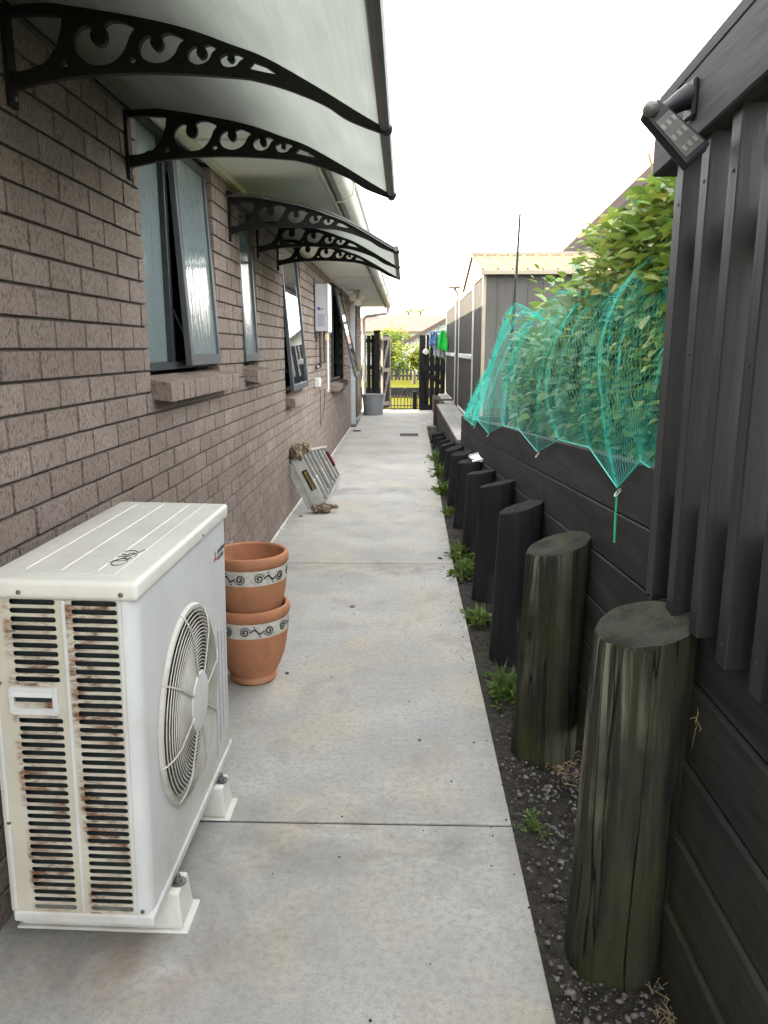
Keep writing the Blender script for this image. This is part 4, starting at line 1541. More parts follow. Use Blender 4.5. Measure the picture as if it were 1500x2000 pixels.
# small solar light behind the sixth post
so = thing('solar_garden_light', 'little flat solar light with white ends resting behind a post on the wall', 'solar light', (.62, 6.6, .5))
mb = MB().hexa([(.575, 6.42, .535), (.655, 6.42, .56), (.655, 6.78, .56), (.575, 6.78, .535), (.575, 6.42, .55), (.655, 6.42, .575), (.655, 6.78, .575), (.575, 6.78, .55)])
mb.build('solar_cell', 'solar_panel', so, bevel=.002)
for y in (6.40, 6.785):
    MB().hexa([(.57, y, .528), (.66, y, .556), (.66, y + .018, .556), (.57, y + .018, .528), (.57, y, .556), (.66, y, .584), (.66, y + .018, .584), (.57, y + .018, .556)]).build('end_cap', 'foot_plastic', so, bevel=.003)
bxs(.60, .625, 6.58, 6.61, .47, .54).build('bracket', 'lamp_black', so)

# low terrace beyond the raised bed
tr = thing('low_terrace', 'low grey timber terrace edge in front of the shed', 'terrace', (.8, 12, 0))
for a, b in ((9.06, 12.0), (12.0, 15.1)):
    bxs(.63, .67, a + .002, b - .002, -.1, .20).build('board', 'terrace_face', tr, bevel=.003)
    bxs(.632, .67, a + .002, b - .002, .204, .385).build('board', 'terrace_face', tr, bevel=.003)
    bxs(.622, .80, a + .002, b - .002, .389, .43).build('coping_board', 'terrace', tr, bevel=.004)
bxs(.672, 4.0, 9.06, 19.0, -.1, .384).build('terrace_fill', 'soil', tr)
bxs(.805, .98, 9.06, 18.8, .385, .42).build('coping_board', 'terrace', tr, bevel=.004)
o = thing('brown_end_post', 'short reddish-brown square post at the end of the low terrace', 'post', (.61, 15.15, 0))
bxs(.565, .675, 15.115, 15.225, -.05, .49).build('post_body', 'brown_post', o, bevel=.006)
bxs(.56, .95, 15.11, 15.23, .492, .52).build('post_cap', 'brown_post', o, bevel=.004)

# ==================================================================== SHED
sh = thing('garden_shed', 'dark grey steel garden shed with a pale ribbed roof behind the raised bed', 'shed', (1.8, 12, .42))
SX0, SX1, SY0, SY1, SZ0, SZ1 = .985, 2.95, 10.05, 12.75, .42, 2.40


def ribbed(x0, x1, y0, y1, z0, z1, pitch, depth, axis):
    """one steel wall sheet with narrow ribs; axis 'x' faces -Y, axis 'y' faces -X"""
    mb = MB()
    L = (x1 - x0) if axis == 'x' else (y1 - y0)
    pts = []
    t = 0
    while t < L - 1e-6:
        e = min(t + pitch, L)
        pts += [(t, 0), (max(t, e - .035), 0), (max(t, e - .025), depth), (max(t, e - .008), depth)]
        t = e
    pts.append((L, 0))
    for z in (z0, z1):
        for p, d in pts:
            mb.v.append((x0 + p, y0 - d, z) if axis == 'x' else (x0 - d, y0 + p, z))
    n = len(pts)
    mb.f += [(i, i + 1, i + 1 + n, i + n) if axis == 'x' else (i + 1, i, i + n, i + 1 + n) for i in range(n - 1)]
    return mb


xx = SX0
i = 0
while xx < SX1 - .05:
    e = min(xx + .19, SX1)
    bxs(xx + .002, e - .012, SY0, SY0 + .004, SZ0, SZ1).build('wall_sheet', 'shed_wall', sh)
    MB().hexa([(e - .016, SY0 - .010, SZ0), (e + .002, SY0 - .010, SZ0), (e + .006, SY0 + .004, SZ0), (e - .02, SY0 + .004, SZ0), (e - .016, SY0 - .010, SZ1), (e + .002, SY0 - .010, SZ1), (e + .006, SY0 + .004, SZ1), (e - .02, SY0 + .004, SZ1)]).build('wall_rib', 'shed_wall', sh)
    xx = e
bxs(SX1 - .004, SX1, SY0 + .005, 18.6, SZ0, SZ1).build('wall_sheet', 'shed_wall', sh)
bxs(SX0, SX1, 18.596, 18.6, SZ0, SZ1).build('wall_sheet', 'shed_wall', sh)
bxs(SX0 - .012, SX0 + .03, SY0 - .012, SY0 + .05, SZ0 + .001, SZ1 + .001).build('corner_post', 'shed_trim', sh, bevel=.003)


def shed_door(y0, y1, z1):
    f = MB()
    f.box(SX0 - .03, SX0 + .005, y0, y0 + .05, SZ0 + .01, z1).box(SX0 - .03, SX0 + .005, y1 - .05, y1, SZ0 + .01, z1)
    f.box(SX0 - .028, SX0 + .004, y0 + .05, y1 - .05, SZ0 + .01, SZ0 + .06).box(SX0 - .028, SX0 + .004, y0 + .05, y1 - .05, z1 - .05, z1)
    f.box(SX0 - .029, SX0 + .004, y0 + .05, y1 - .05, 1.33, 1.40)
    d = f.build('shed_door', 'galv', sh, bevel=.003)
    yy = y0 + .05
    while yy < y1 - .06:
        e = min(yy + .2, y1 - .05)
        ribbed(SX0 - .008, 0, yy, e, SZ0 + .06, z1 - .05, e - yy, .012, 'y').build('door_sheet', 'shed_wall', d)
        yy = e
    bxs(SX0 - .05, SX0 - .029, y0 + .1, y0 + .25, 1.345, 1.385).build('door_bolt', 'galv', d, bevel=.003)


shed_door(11.25, 14.15, 2.36)
shed_door(15.1, 18.45, 2.36)
for a, b in ((SY0 + .05, 11.25), (14.15, 15.1)):
    ribbed(SX0, 0, a, b, SZ0, SZ1, .2, .012, 'y').build('wall_sheet', 'shed_wall', sh)
bxs(SX0 - .02, SX0 + .02, SY0 + .05, 18.6, 2.362, SZ1).build('head_trim', 'shed_trim', sh)
# roof of the near bay, sloping towards the camera
RZ0, RZ1, RY0, RY1 = 2.42, 2.80, SY0 - .10, 11.75
for i in range(11):
    x0 = SX0 - .03 + i * .185
    x1 = x0 + .183
    MB().hexa([(x0, RY0, RZ0), (x1, RY0, RZ0), (x1, RY1, RZ1), (x0, RY1, RZ1), (x0, RY0, RZ0 + .012), (x1, RY0, RZ0 + .012), (x1, RY1, RZ1 + .012), (x0, RY1, RZ1 + .012)]).build('roof_sheet', 'shed_roof', sh)
    MB().hexa([(x0 - .012, RY0, RZ0 + .012), (x0 + .012, RY0, RZ0 + .012), (x0 + .012, RY1, RZ1 + .012), (x0 - .012, RY1, RZ1 + .012), (x0 - .008, RY0, RZ0 + .035), (x0 + .008, RY0, RZ0 + .035), (x0 + .008, RY1, RZ1 + .035), (x0 - .008, RY1, RZ1 + .035)]).build('roof_rib', 'shed_roof', sh)
bxs(SX0 - .05, SX1 + .06, RY0 - .02, RY0 + .005, RZ0 - .04, RZ0 + .012).build('eave_trim', 'shed_trim', sh, bevel=.003)
bxs(SX0 - .05, SX1 + .06, RY1 - .03, RY1 + .05, RZ1 + .005, RZ1 + .055).build('ridge_cap', 'shed_trim', sh, bevel=.004)
MB().hexa([(SX0 - .03, RY1 + .02, RZ1 - .01), (SX1 + .02, RY1 + .02, RZ1 - .01), (SX1 + .02, 13.4, SZ1 + .01), (SX0 - .03, 13.4, SZ1 + .01), (SX0 - .03, RY1 + .02, RZ1 + .002), (SX1 + .02, RY1 + .02, RZ1 + .002), (SX1 + .02, 13.4, SZ1 + .022), (SX0 - .03, 13.4, SZ1 + .022)]).build('rear_roof', 'shed_roof', sh)
bxs(SX0 - .03, SX1 + .02, 13.4, 18.62, SZ1 + .003, SZ1 + .02).build('flat_roof', 'shed_roof', sh)
MB().add([(SX0, SY0, SZ1 + .001), (SX0, RY1, RZ1 - .02), (SX0, 13.35, SZ1 + .001), (SX0 + .004, SY0, SZ1 + .001), (SX0 + .004, RY1, RZ1 - .02), (SX0 + .004, 13.35, SZ1 + .001)], [(0, 1, 2), (3, 5, 4), (0, 3, 4, 1), (1, 4, 5, 2)]).build('gable_sheet', 'shed_trim', sh)
# lamp on the shed's front
o = thing('shed_lamp', 'small pale bracket lamp on top of the shed front', 'lamp', (SX0, 15.0, 2.42))
MB().hexa([(.80, 14.85, 2.585), (1.04, 14.85, 2.60), (1.04, 15.15, 2.60), (.80, 15.15, 2.585), (.80, 14.85, 2.62), (1.04, 14.85, 2.63), (1.04, 15.15, 2.63), (.80, 15.15, 2.62)]).build('lamp_head', 'shed_trim', o, bevel=.006)
MB().tube([(SX0 + .005, 15.0, 2.38), (.98, 15.0, 2.5), (.92, 15.0, 2.59)], .022, 6).build('lamp_arm', 'shed_trim', o)

# ==================================================================== PLANTS IN THE RAISED BED
def plant(name, label, cat, cx, cy, zb, ht, rx, ry, nleaf, size, mat, seed, droop=.35, group='plants in the raised bed', base_taper=.75, xmin=.83, zmax=2.02):
    rg = random.Random(seed)
    root = thing(name, label, cat, (cx, cy, zb), group)
    st = MB()
    tips = []
    for i in range(9):
        a = rg.uniform(0, 6.28)
        r1 = rg.uniform(.2, .9)
        p = [(cx + rg.uniform(-.05, .05), cy + rg.uniform(-.08, .08), zb - .05)]
        for k in range(1, 5):
            t = k / 4
            p.append((cx + math.cos(a) * rx * r1 * t ** .8 + rg.uniform(-.04, .04), cy + math.sin(a) * ry * r1 * t ** .8 + rg.uniform(-.05, .05), zb + ht * t * rg.uniform(.8, 1.0)))
        tips.append(p)
        st.tube(p, [.009, .008, .007, .005, .003], 5)
    st.build('stems', 'stem', root)['kind'] = 'stuff'
    mb = MB()
    pts = []
    clumps = []
    for i in range(max(10, nleaf // 45)):
        a = rg.uniform(0, 6.28)
        u = rg.uniform(0, 1) ** .5
        z = rg.uniform(.05, 1.0)
        wid = base_taper + (1 - base_taper) * math.sin(min(1, z * 1.15) * math.pi * .62)
        clumps.append(((math.cos(a) * u * rx * wid, math.sin(a) * u * ry * wid, z * ht), rg.uniform(.10, .22)))
    for i in range(nleaf):
        (x, y, z), cr_ = rg.choice(clumps)
        g3 = lambda s_: max(-1.9, min(1.9, rg.gauss(0, 1))) * s_
        p = Vector((x + g3(cr_), y + g3(cr_ * 1.3), max(0.01, z + g3(cr_ * .8))))
        lim = xmin + .05
        if cx + p.x < lim:
            p.x = lim - cx + rg.uniform(0, .22)
        if zb + p.z > zmax:
            p.z = zmax - zb - rg.uniform(0, .35)
        out = Vector((p.x / rx, p.y / ry, (p.z / ht - .3)))
        pts.append((Vector((cx, cy, zb)) + p, out * .9))
    leaves_mb(mb, rg, pts, size, droop, .8)
    mb.build('foliage', mat, root)['kind'] = 'stuff'
    return root


def zb(y):
    return ztop(y) - .08


plant('climbing_bean', 'leafy climbing plant with sunlit yellow-green top beside the black fence post', 'plant', 1.05, 2.50, zb(2.5), 1.05, .32, .50, 5200, .056, 'leaf_mid', 11, xmin=.74)
plant('pale_shrub', 'tall pale green shrub rising above the net', 'plant', 1.15, 3.25, zb(3.3), .98, .40, .60, 4800, .056, 'leaf_pale', 12, xmin=.74)
plant('squash_plant', 'broad-leaved dark green squash plant under the middle of the net', 'plant', 1.02, 4.1, zb(4.2), .70, .32, .80, 3400, .082, 'leaf_dark', 13, xmin=.74)
plant('bean_bush', 'mid-green bean bush behind the squash under the net', 'plant', 1.40, 4.9, zb(4.9), .84, .45, .8, 3200, .066, 'leaf_mid', 14, xmin=.76)
plant('cucumber_vine', 'grey-green vine trailing at the far end of the net beside the cane', 'plant', 1.10, 5.7, zb(5.8), .66, .34, .75, 2600, .074, 'leaf_dark', 15, xmin=.78)
plant('herb_clump', 'low bright green clump of herbs just behind the top board', 'plant', .86, 3.0, zb(3.0), .34, .14, .85, 2200, .040, 'leaf_weed', 16, xmin=.68)
plant('tall_climber', 'yellow-green climber reaching above the shed roof line at the right', 'plant', 1.10, 2.75, zb(2.7) + .58, .54, .30, .50, 2600, .054, 'leaf_gold', 17, xmin=.78)
plant('fence_side_bush', 'green bush glimpsed through the gaps of the black batten fence', 'plant', 1.35, 1.35, .95, 1.0, .40, .55, 1500, .07, 'leaf_mid', 18, xmin=.95, zmax=1.85)

# overhanging sprig whose leaves can be told apart
spr = thing('leafy_branch', 'arching branch with separate round leaves against the sky above the shed', 'branch', (1.05, 3.1, 1.6))
stem_pts = [(1.15, 2.95, 1.65), (1.05, 3.05, 1.9), (.95, 3.12, 2.02), (.87, 3.17, 2.07)]
MB().tube(stem_pts, [.007, .006, .004, .002], 5).build('stem', 'stem', spr)
stem2 = [(1.08, 3.0, 1.8), (.95, 3.1, 1.93), (.86, 3.18, 1.94), (.81, 3.22, 1.90)]
MB().tube(stem2, [.006, .005, .004, .002], 5).build('stem', 'stem', spr)
rg = random.Random(5)
lm = []
for s in range(3):
    mb = MB()
    leaves_mb(mb, random.Random(s), [(Vector((0, 0, 0)), (1, 0, 0))], .066, .1, .12, .85)
    me = mb.mesh('leaf')
    me.materials.append(M['leaf_mid' if s else 'leaf_gold'])
    lm.append(me)
for pts in (stem_pts, stem2):
    for i in range(26):
        t = rg.uniform(.25, 1) * (len(pts) - 1)
        k = min(int(t), len(pts) - 2)
        p = Vector(pts[k]).lerp(Vector(pts[k + 1]), t - k)
        o = link('leaf', rg.choice(lm), None, spr)
        o.location = p - Vector(ORG[spr.name])
        o.rotation_euler = (rg.uniform(-.8, .8), rg.uniform(-.2, 1.0), rg.uniform(0, 6.28))
        s = rg.uniform(.7, 1.25)
        o.scale = (s, s, s)

# cane
o = thing('garden_cane', 'tall thin dark green cane holding up the net, standing against the sky', 'cane', (.93, 6.9, .85))
MB().tube([(.92, 7.0, .80), (.915, 6.8, 1.4), (.905, 6.6, 1.9), (.90, 6.43, 2.52)], [.014, .014, .012, .009], 6).build('cane_rod', 'cane', o)

# ------------------------------------------------------------------ garden net
def curve_at(keys, u):
    for (a, pa), (b, pb) in zip(keys[:-1], keys[1:]):
        if u <= b:
            t = (u - a) / (b - a)
            t = t * t * (3 - 2 * t)
            return Vector(pa).lerp(Vector(pb), t)
    return Vector(keys[-1][1])


# u: far end -> near end
bot = [(0, (.70, 8.75, ztop(8.75) + .0)), (.06, (.655, 8.2, ztop(8.2) - .02)), (.2, (.652, 7.2, ztop(7.2) - .06)), (.24, (.652, 6.9, ztop(6.9) + .004)), (.33, (.652, 6.0, ztop(6) - .075)), (.40, (.66, 5.2, ztop(5.2) + .012)), (.50, (.66, 4.45, ztop(4.45) + .012)),
       (.58, (.648, 3.75, ztop(3.75) - .07)), (.64, (.66, 3.3, ztop(3.3) + .012)), (.74, (.66, 2.75, ztop(2.75) + .012)), (.82, (.648, 2.32, ztop(2.32) - .085)), (.9, (.66, 2.15, ztop(2.15) + .01)), (1, (.67, 2.045, ztop(2.045) - .01))]
midc = [(0, (.72, 8.7, .80)), (.1, (.74, 7.9, 1.05)), (.22, (.76, 7.0, 1.28)), (.4, (.70, 5.3, 1.36)), (.6, (.685, 3.8, 1.46)), (.8, (.70, 2.7, 1.56)), (1, (.78, 1.98, 1.62))]
topc = [(0, (.78, 8.65, .82)), (.1, (.86, 7.6, 1.32)), (.2, (.905, 6.62, 1.86)), (.29, (.90, 5.8, 1.70)), (.36, (.88, 5.2, 1.74)), (.45, (.86, 4.5, 1.80)), (.53, (.86, 4.1, 1.74)), (.64, (.88, 3.5, 1.80)), (.74, (.93, 3.0, 1.84)), (.86, (.96, 2.5, 1.93)), (1, (1.02, 1.95, 2.0))]
bak = [(0, (1.3, 8.6, .80)), (.2, (1.6, 6.6, 1.45)), (.45, (1.8, 4.6, 1.62)), (.8, (1.9, 2.9, 1.7)), (1, (1.9, 2.1, 1.75))]


def net_pt(u, v):
    b, m_, t_, k_ = curve_at(bot, u), curve_at(midc, u), curve_at(topc, u), curve_at(bak, u)
    if v < .7:
        w = v / .7
        p = b * (1 - w) ** 2 + (m_ * 2 - (b + t_) * .5) * 2 * w * (1 - w) + t_ * w * w
        amp = (.010 + .016 * math.sin(w * math.pi)) * (1.6 if u < .3 else 1.0)
    else:
        w = (v - .7) / .3
        p = t_.lerp(k_, w)
        p.z += .03 * math.sin(w * math.pi)
        amp = .02
    # wrinkles fan out irregularly from the ties and the cane
    q = u + .05 * noise.noise((v * 2.0, u * 3, 7.0))
    f = noise.noise((q * 21, v * 1.3, 1.0)) * 1.0 + noise.noise((q * 47, v * 2.6, 4.0)) * .55 + noise.noise((u * 60, v * 24, 2.0)) * .5
    edge = min(1, v * 6)
    p.x += amp * f * edge
    p.y += amp * 1.6 * noise.noise((u * 26, v * 3.5, 13.0)) * edge
    p.z += amp * .8 * noise.noise((u * 22, v * 5, 9.0)) * edge
    return p


NU, NV = 190, 56
vs, fs = [], []
for j in range(NV + 1):
    for i in range(NU + 1):
        uu = (i + (.5 if j % 2 else 0)) / (NU + .5)
        vs.append(net_pt(min(1, uu), j / NV))
ed = []
for j in range(NV):
    for i in range(NU + 1):
        a = j * (NU + 1) + i
        bidx = (j + 1) * (NU + 1)
        if j % 2 == 0:
            for c in (i - 1, i):
                if 0 <= c <= NU:
                    ed.append((a, bidx + c))
        else:
            for c in (i, i + 1):
                if 0 <= c <= NU:
                    ed.append((a, bidx + c))
# thread geometry: flat two-sided crossing strips per mesh edge
tv, tfaces = [], []
TH = .00036
V = np.array([tuple(p) for p in vs])
for a, b in ed:
    pa, pb = V[a], V[b]
    d = pb - pa
    L = math.sqrt(d.dot(d)) + 1e-9
    d = d / L
    w1 = np.cross(d, (.57, .6, .55))
    w1 /= (np.linalg.norm(w1) + 1e-9)
    w2 = np.cross(d, w1)
    o = len(tv)
    for p in (pa, pb):
        for k in range(3):
            an = 2.0944 * k
            q = p + (w1 * math.cos(an) + w2 * math.sin(an)) * (TH if p[1] < 5 else TH * 1.7)
            tv.append((q[0], q[1], q[2]))
    tfaces += [(o, o + 1, o + 4, o + 3), (o + 1, o + 2, o + 5, o + 4), (o + 2, o, o + 3, o + 5)]
net = thing('garden_net', 'teal green bird net draped over the plants and tied down along the wall', 'net', (.66, 5, 1.0))
nm = MB()
nm.v, nm.f = tv, tfaces
nmo = nm.build('netting', 'net', net)
nmo['kind'] = 'stuff'
# gathered folds
for k, (u0, v0, v1, wv) in enumerate(((.19, .02, .70, .010), (.205, .05, .68, .012), (.02, .02, .5, .006), (.05, .0, .55, .02), (.09, .0, .62, .007), (.12, .05, .6, .008), (.225, .0, .5, .012), (.215, .1, .66, -.02), (.17, .0, .66, .03), (.27, .55, .95, .03))):
    pts = [net_pt(min(1, max(0, u0 + .012 * math.sin(t * 5 + k) + wv * (t - .5))), v0 + (v1 - v0) * t) + Vector((-.012, 0, 0)) for t in [q / 22 for q in range(23)]]
    mb = MB()
    for s in range(9):
        rg = random.Random(k * 31 + s)
        mb.tube([p + Vector((rg.uniform(-1, 1), rg.uniform(-2.6, 2.6), rg.uniform(-1, 1))) * (.008 + .02 * abs(math.sin(j * .21 + s))) for j, p in enumerate(pts)], .0008, 3)
    mb.build('net_fold', 'net', net)['kind'] = 'stuff'
rope = MB().tube([net_pt(i / 160, 0) for i in range(161)], .0025, 5)
rope.build('hem_cord', 'net', net)
for y, dz in ((7.2, -.07), (6.0, -.09), (3.75, -.085), (2.32, -.10)):
    MB().tube([(.650 + .008 * math.cos(a), y + .012 * math.sin(a), ztop(y) + dz + .012 * math.cos(a)) for a in [q * .7 for q in range(9)]], .002, 4).build('net_ring', 'socket', net)
MB().tube([(.648, 2.32, ztop(2.32) - .10), (.648, 2.318, ztop(2.32) - .20), (.649, 2.316, ztop(2.32) - .255)], .0035, 6).build('tie_cord', 'net_cord', net)

# ==================================================================== GROUND STRIP DETAILS
rg = random.Random(21)
pm = []
for s in range(4):
    bm = bmesh.new()
    bmesh.ops.create_icosphere(bm, subdivisions=2, radius=1)
    for v in bm.verts:
        v.co *= 1 + .22 * noise.noise(v.co * 1.4 + Vector((s * 7, 0, 0)))
        v.co.z *= .62
        v.co.y *= .78
    me = bpy.data.meshes.new('pebble')
    bm.to_mesh(me)
    bm.free()
    me.shade_smooth()
    me.materials.append(M['pebble'])
    pm.append(me)
gravel = bpy.data.objects.new('gravel', None)
C.objects.link(gravel)
tag(gravel, kind='structure')


def pebble_spot():
    while True:
        y = 1.25 + 1.6 * rg.random() ** 1.6
        x = rg.uniform(.365, .63)
        if y > 1.6 and x < .43 and rg.random() < .5:
            continue
        if any((x - .535) ** 2 + (y - py) ** 2 < .12 ** 2 for py in post_y[:3]):
            continue
        return x, y


for i in range(290):
    x, y = pebble_spot()
    o = link('pebble', rg.choice(pm), None, gravel)
    s = rg.uniform(.004, .0082) * (1 + .7 * rg.random() ** 3)
    o.scale = (s, s * rg.uniform(.8, 1.3), s)
    o.rotation_euler = (rg.uniform(-.3, .3), rg.uniform(-.3, .3), rg.uniform(0, 6.3))
    o.location = (x, y, -.022 + s * .3 + .006)
mb = MB()
base = [tuple(v.co) for v in pm[0].vertices]
bf = [tuple(p.vertices) for p in pm[0].polygons]
for i in range(1500):
    x, y = pebble_spot() if i < 900 else (rg.uniform(.37, .62), rg.uniform(2.4, 7.5))
    s = rg.uniform(.0015, .0042)
    ca, sa = math.cos(i), math.sin(i)
    mb.add([(x + (a * ca - b * sa) * s, y + (a * sa + b * ca) * s, -.019 + c * s) for a, b, c in base], bf)
mb.build('fine_gravel', 'pebble', gravel, smooth=True)['kind'] = 'stuff'


def weed(label, x, y, n, size, spread, seed, name='weed', blades=0):
    r2 = random.Random(seed)
    root = thing(name, label, 'weed', (x, y, -.03), 'weeds in the strip beside the path')
    mb = MB()
    pts = []
    for i in range(n):
        a = r2.uniform(0, 6.28)
        r1 = r2.random() ** .9 * spread * (1.0 + .6 * math.sin(a * 3 + seed))
        pts.append((Vector((x + math.cos(a) * r1 * .8, y + math.sin(a) * r1 * 1.3, -.018 + r2.random() ** 1.6 * spread * .7 * (1 - r1 / spread * .7))), Vector((math.cos(a), math.sin(a), .5))))
    leaves_mb(mb, r2, pts, size, .05, .9, .5)
    for i in range(blades):
        a = r2.uniform(0, 6.28)
        h = spread * r2.uniform(.6, 1.3)
        p = Vector((x + r2.uniform(-.3, .3) * spread, y + r2.uniform(-.5, .5) * spread, -.02))
        q = p + Vector((math.cos(a) * h * .6, math.sin(a) * h * .6, h))
        w = Vector((-math.sin(a), math.cos(a), 0)) * .004
        m_ = p.lerp(q, .55) + Vector((0, 0, h * .15))
        mb.add([p - w, p + w, m_ + w * .8, m_ - w * .8, q], [(0, 1, 2, 3), (3, 2, 4)])
    mb.build('foliage', 'leaf_weed', root)['kind'] = 'stuff'


weed('leafy green weed with dry straw, between the second and third posts', .455, 3.18, 95, .050, .11, 1, blades=40)
weed('small round-leaved weed beside the third post', .42, 4.08, 80, .052, .10, 2, blades=14)
weed('spreading grassy weed between the fourth and fifth posts', .42, 5.0, 120, .058, .13, 3, blades=40)
weed('low weed spilling over the path edge near the fifth post', .40, 5.45, 100, .058, .12, 4, blades=24)
weed('little green tuft beside the sixth post', .40, 6.95, 60, .05, .10, 5, blades=18)
weed('bushy weed in front of the seventh post', .41, 8.0, 110, .062, .15, 6, blades=26)
weed('patch of weeds beside the eighth post', .43, 9.2, 110, .065, .17, 7, blades=30)
weed('far patch of yellow-green weeds along the path edge', .45, 10.4, 110, .065, .18, 8, blades=30)
weed('thin dry seedling at the far end of the strip', .50, 13.3, 16, .05, .14, 9, blades=18)
weed('flat dark moss clump in the gravel beside the nearest mossy post', .415, 2.21, 110, .016, .055, 10, name='moss_clump', blades=2)

# dry straw and leaf litter
st = thing('straw_litter', 'dry straw caught between the nearest post and the boards', 'straw', (.62, 1.55, -.01))
mb = MB()
r3 = random.Random(3)
for i in range(70):
    p = Vector((r3.uniform(.575, .648), r3.uniform(1.30, 1.64), -.016 + r3.random() * .008))
    a = r3.gauss(1.45, .7)
    l = r3.uniform(.015, .075)
    c_ = r3.uniform(-.5, .5)
    mb.tube([p + Vector((math.cos(a + c_ * t) * l * t, math.sin(a + c_ * t) * l * t, .010 * math.sin(t * 3) * r3.random())) for t in (0, .35, .7, 1)], [.0009, .0009, .0007, .0004], 4)
for i in range(9):
    z = r3.uniform(.0, .3) if i < 5 else r3.uniform(.60, .74)
    p = Vector((.637 + .02 * z, 1.59 + r3.uniform(-.01, .01), z))
    mb.tube([p, p + Vector((r3.uniform(-.02, .01), r3.uniform(-.03, .01), r3.uniform(-.03, .03))), p + Vector((r3.uniform(-.03, .01), r3.uniform(-.05, .0), r3.uniform(-.06, .04)))], [.0008, .0007, .0004], 4)
mb.build('straw', 'dry', st)['kind'] = 'stuff'
st2 = thing('straw_litter', 'dry straw scattered behind the second mossy post', 'straw', (.62, 2.6, -.01))
mb = MB()
for i in range(60):
    p = Vector((r3.uniform(.55, .65), r3.uniform(2.42, 2.66), -.014 + r3.random() * .015))
    a = r3.uniform(0, 6.3)
    l = r3.uniform(.012, .06)
    c_ = r3.uniform(-.6, .6)
    mb.tube([p + Vector((math.cos(a + c_ * t) * l * t, math.sin(a + c_ * t) * l * t, .014 * math.sin(t * 3) * r3.random())) for t in (0, .35, .7, 1)], [.0009, .0009, .0007, .0004], 4)
mb.build('straw', 'dry', st2)['kind'] = 'stuff'


def crumpled(name, label, x, y, z, s, mat, seed, cat):
    mb = MB()
    r2 = random.Random(seed)
    n = 5
    for j in range(n):
        for i in range(n):
            u, v = i / (n - 1) - .5, j / (n - 1) - .5
            mb.v.append((x + u * s * (1 - abs(v) * .8), y + v * s * 1.3, z + .0025 + s * .10 * (u * u + .3 * abs(v)) + r2.uniform(0, s * .03)))
    mb.f += [(j * n + i, j * n + i + 1, (j + 1) * n + i + 1, (j + 1) * n + i) for j in range(n - 1) for i in range(n - 1)]
    o = mb.build(name, mat, smooth=True)
    sm = o.modifiers.new('thickness', 'SOLIDIFY')
    sm.thickness = .001
    return tag(o, label, cat)


crumpled('dead_leaf', 'curled brown dead leaf lying in the middle of the path', -.30, 4.28, 0, .034, 'dead_leaf', 1, 'leaf')
crumpled('dead_leaf', 'small dark leaf scrap on the near slab below the joint', .065, 2.72, 0, .014, 'dead_leaf', 2, 'leaf')
crumpled('dead_leaf', 'dark leaf lying near the wall beyond the stepladder', -.875, 14.1, 0, .17, 'grate', 3, 'leaf')
crumpled('dead_leaf', 'dark scrap lying by the foot of the stepladder', -.93, 6.75, 0, .04, 'dead_leaf', 4, 'leaf')
crumpled('dead_leaf', 'tiny black scrap beside the base of the lower pot', -.54, 3.33, 0, .018, 'grate', 5, 'leaf')
for i, (x, y) in enumerate(((-.36, 1.62), (-.11, 1.75), (.02, 1.55))):
    pass
# crumbs of soil along the path edge
mb = MB()
for i in range(90):
    y = 1.35 + rg.random() * 4
    x = path_right(y) - abs(rg.gauss(0, .05)) if i < 60 else rg.uniform(-.45, .3)
    s = rg.uniform(.0012, .0042)
    mb.add([(x + a * s, y + b * s, .0025 + c * s) for a, b, c in base], bf)
tag(mb.build('path_crumbs', 'grate'), 'dark soil crumbs scattered along the path edge', 'crumbs', kind='stuff')

# drain grate
gr = thing('drain_grate', 'dark slotted drain grate set in the far part of the path', 'drain', (.08, 13.5, 0))
bxs(-.08, .24, 13.28, 13.70, .0005, .003).build('grate_frame', 'grate', gr)
for i in range(9):
    x = -.065 + i * .0335
    bxs(x, x + .016, 13.30, 13.68, .0035, .009).build('grate_bar', 'grate', gr)

# grey tub
tb = thing('plastic_tub', 'round grey plastic tub standing by the gate post', 'tub', (-.72, 17.75, 0))
MB().lathe([(.001, .003), (.215, .003), (.222, .01), (.25, .43), (.262, .435), (.266, .46), (.258, .467), (.243, .46), (.235, .42), (.21, .05), (.001, .05)], -.72, 17.75, 40).build('tub_body', 'tub', tb, smooth=True)
for z in (.12, .22, .32):
    rr = .222 + .028 * z / .43
    MB().lathe([(rr, z), (rr + .004, z + .006), (rr + .004, z + .014), (rr + .001, z + .02)], -.72, 17.75, 40).build('tub_ring', 'tub', tb, smooth=True)

# ==================================================================== GATE AT THE END
gf = thing('paling_fence', 'black paling fence panel between the house corner and the gate post', 'fence', (-.85, 18.85, 0))
for i in range(3):
    x = -1.02 + i * .105
    bxs(x, x + .092, 18.83, 18.85, .03, 1.80 - .01 * (i % 2)).build('paling', 'gate_black', gf, bevel=.002)
for z in (.3, 1.0, 1.62):
    bxs(-1.04, -.62, 18.852, 18.90, z, z + .09).build('rail', 'gate_black', gf)
gpst = thing('gate_post', 'square black gate post with a flat cap beside the grey tub', 'post', (-.66, 18.8, 0))
bxs(-.735, -.60, 18.72, 18.825, 0, 1.86).build('post_shaft', 'gate_black', gpst, bevel=.004)
bxs(-.755, -.58, 18.70, 18.845, 1.862, 1.905).build('post_cap', 'gate_black', gpst, bevel=.008)
# open gate leaf seen from its framed side
gl_ = thing('open_gate', 'open timber gate leaf with a pale diagonal brace, swung away behind the tub', 'gate', (-.56, 18.9, 0))


def gate_tf(p):   # local x along the leaf, hinge at 0
    a = R(52)
    return Vector((-.575 + p.x * math.cos(a) * .62 - p.y * math.sin(a), 18.86 + p.x * math.sin(a) + p.y * math.cos(a), p.z))


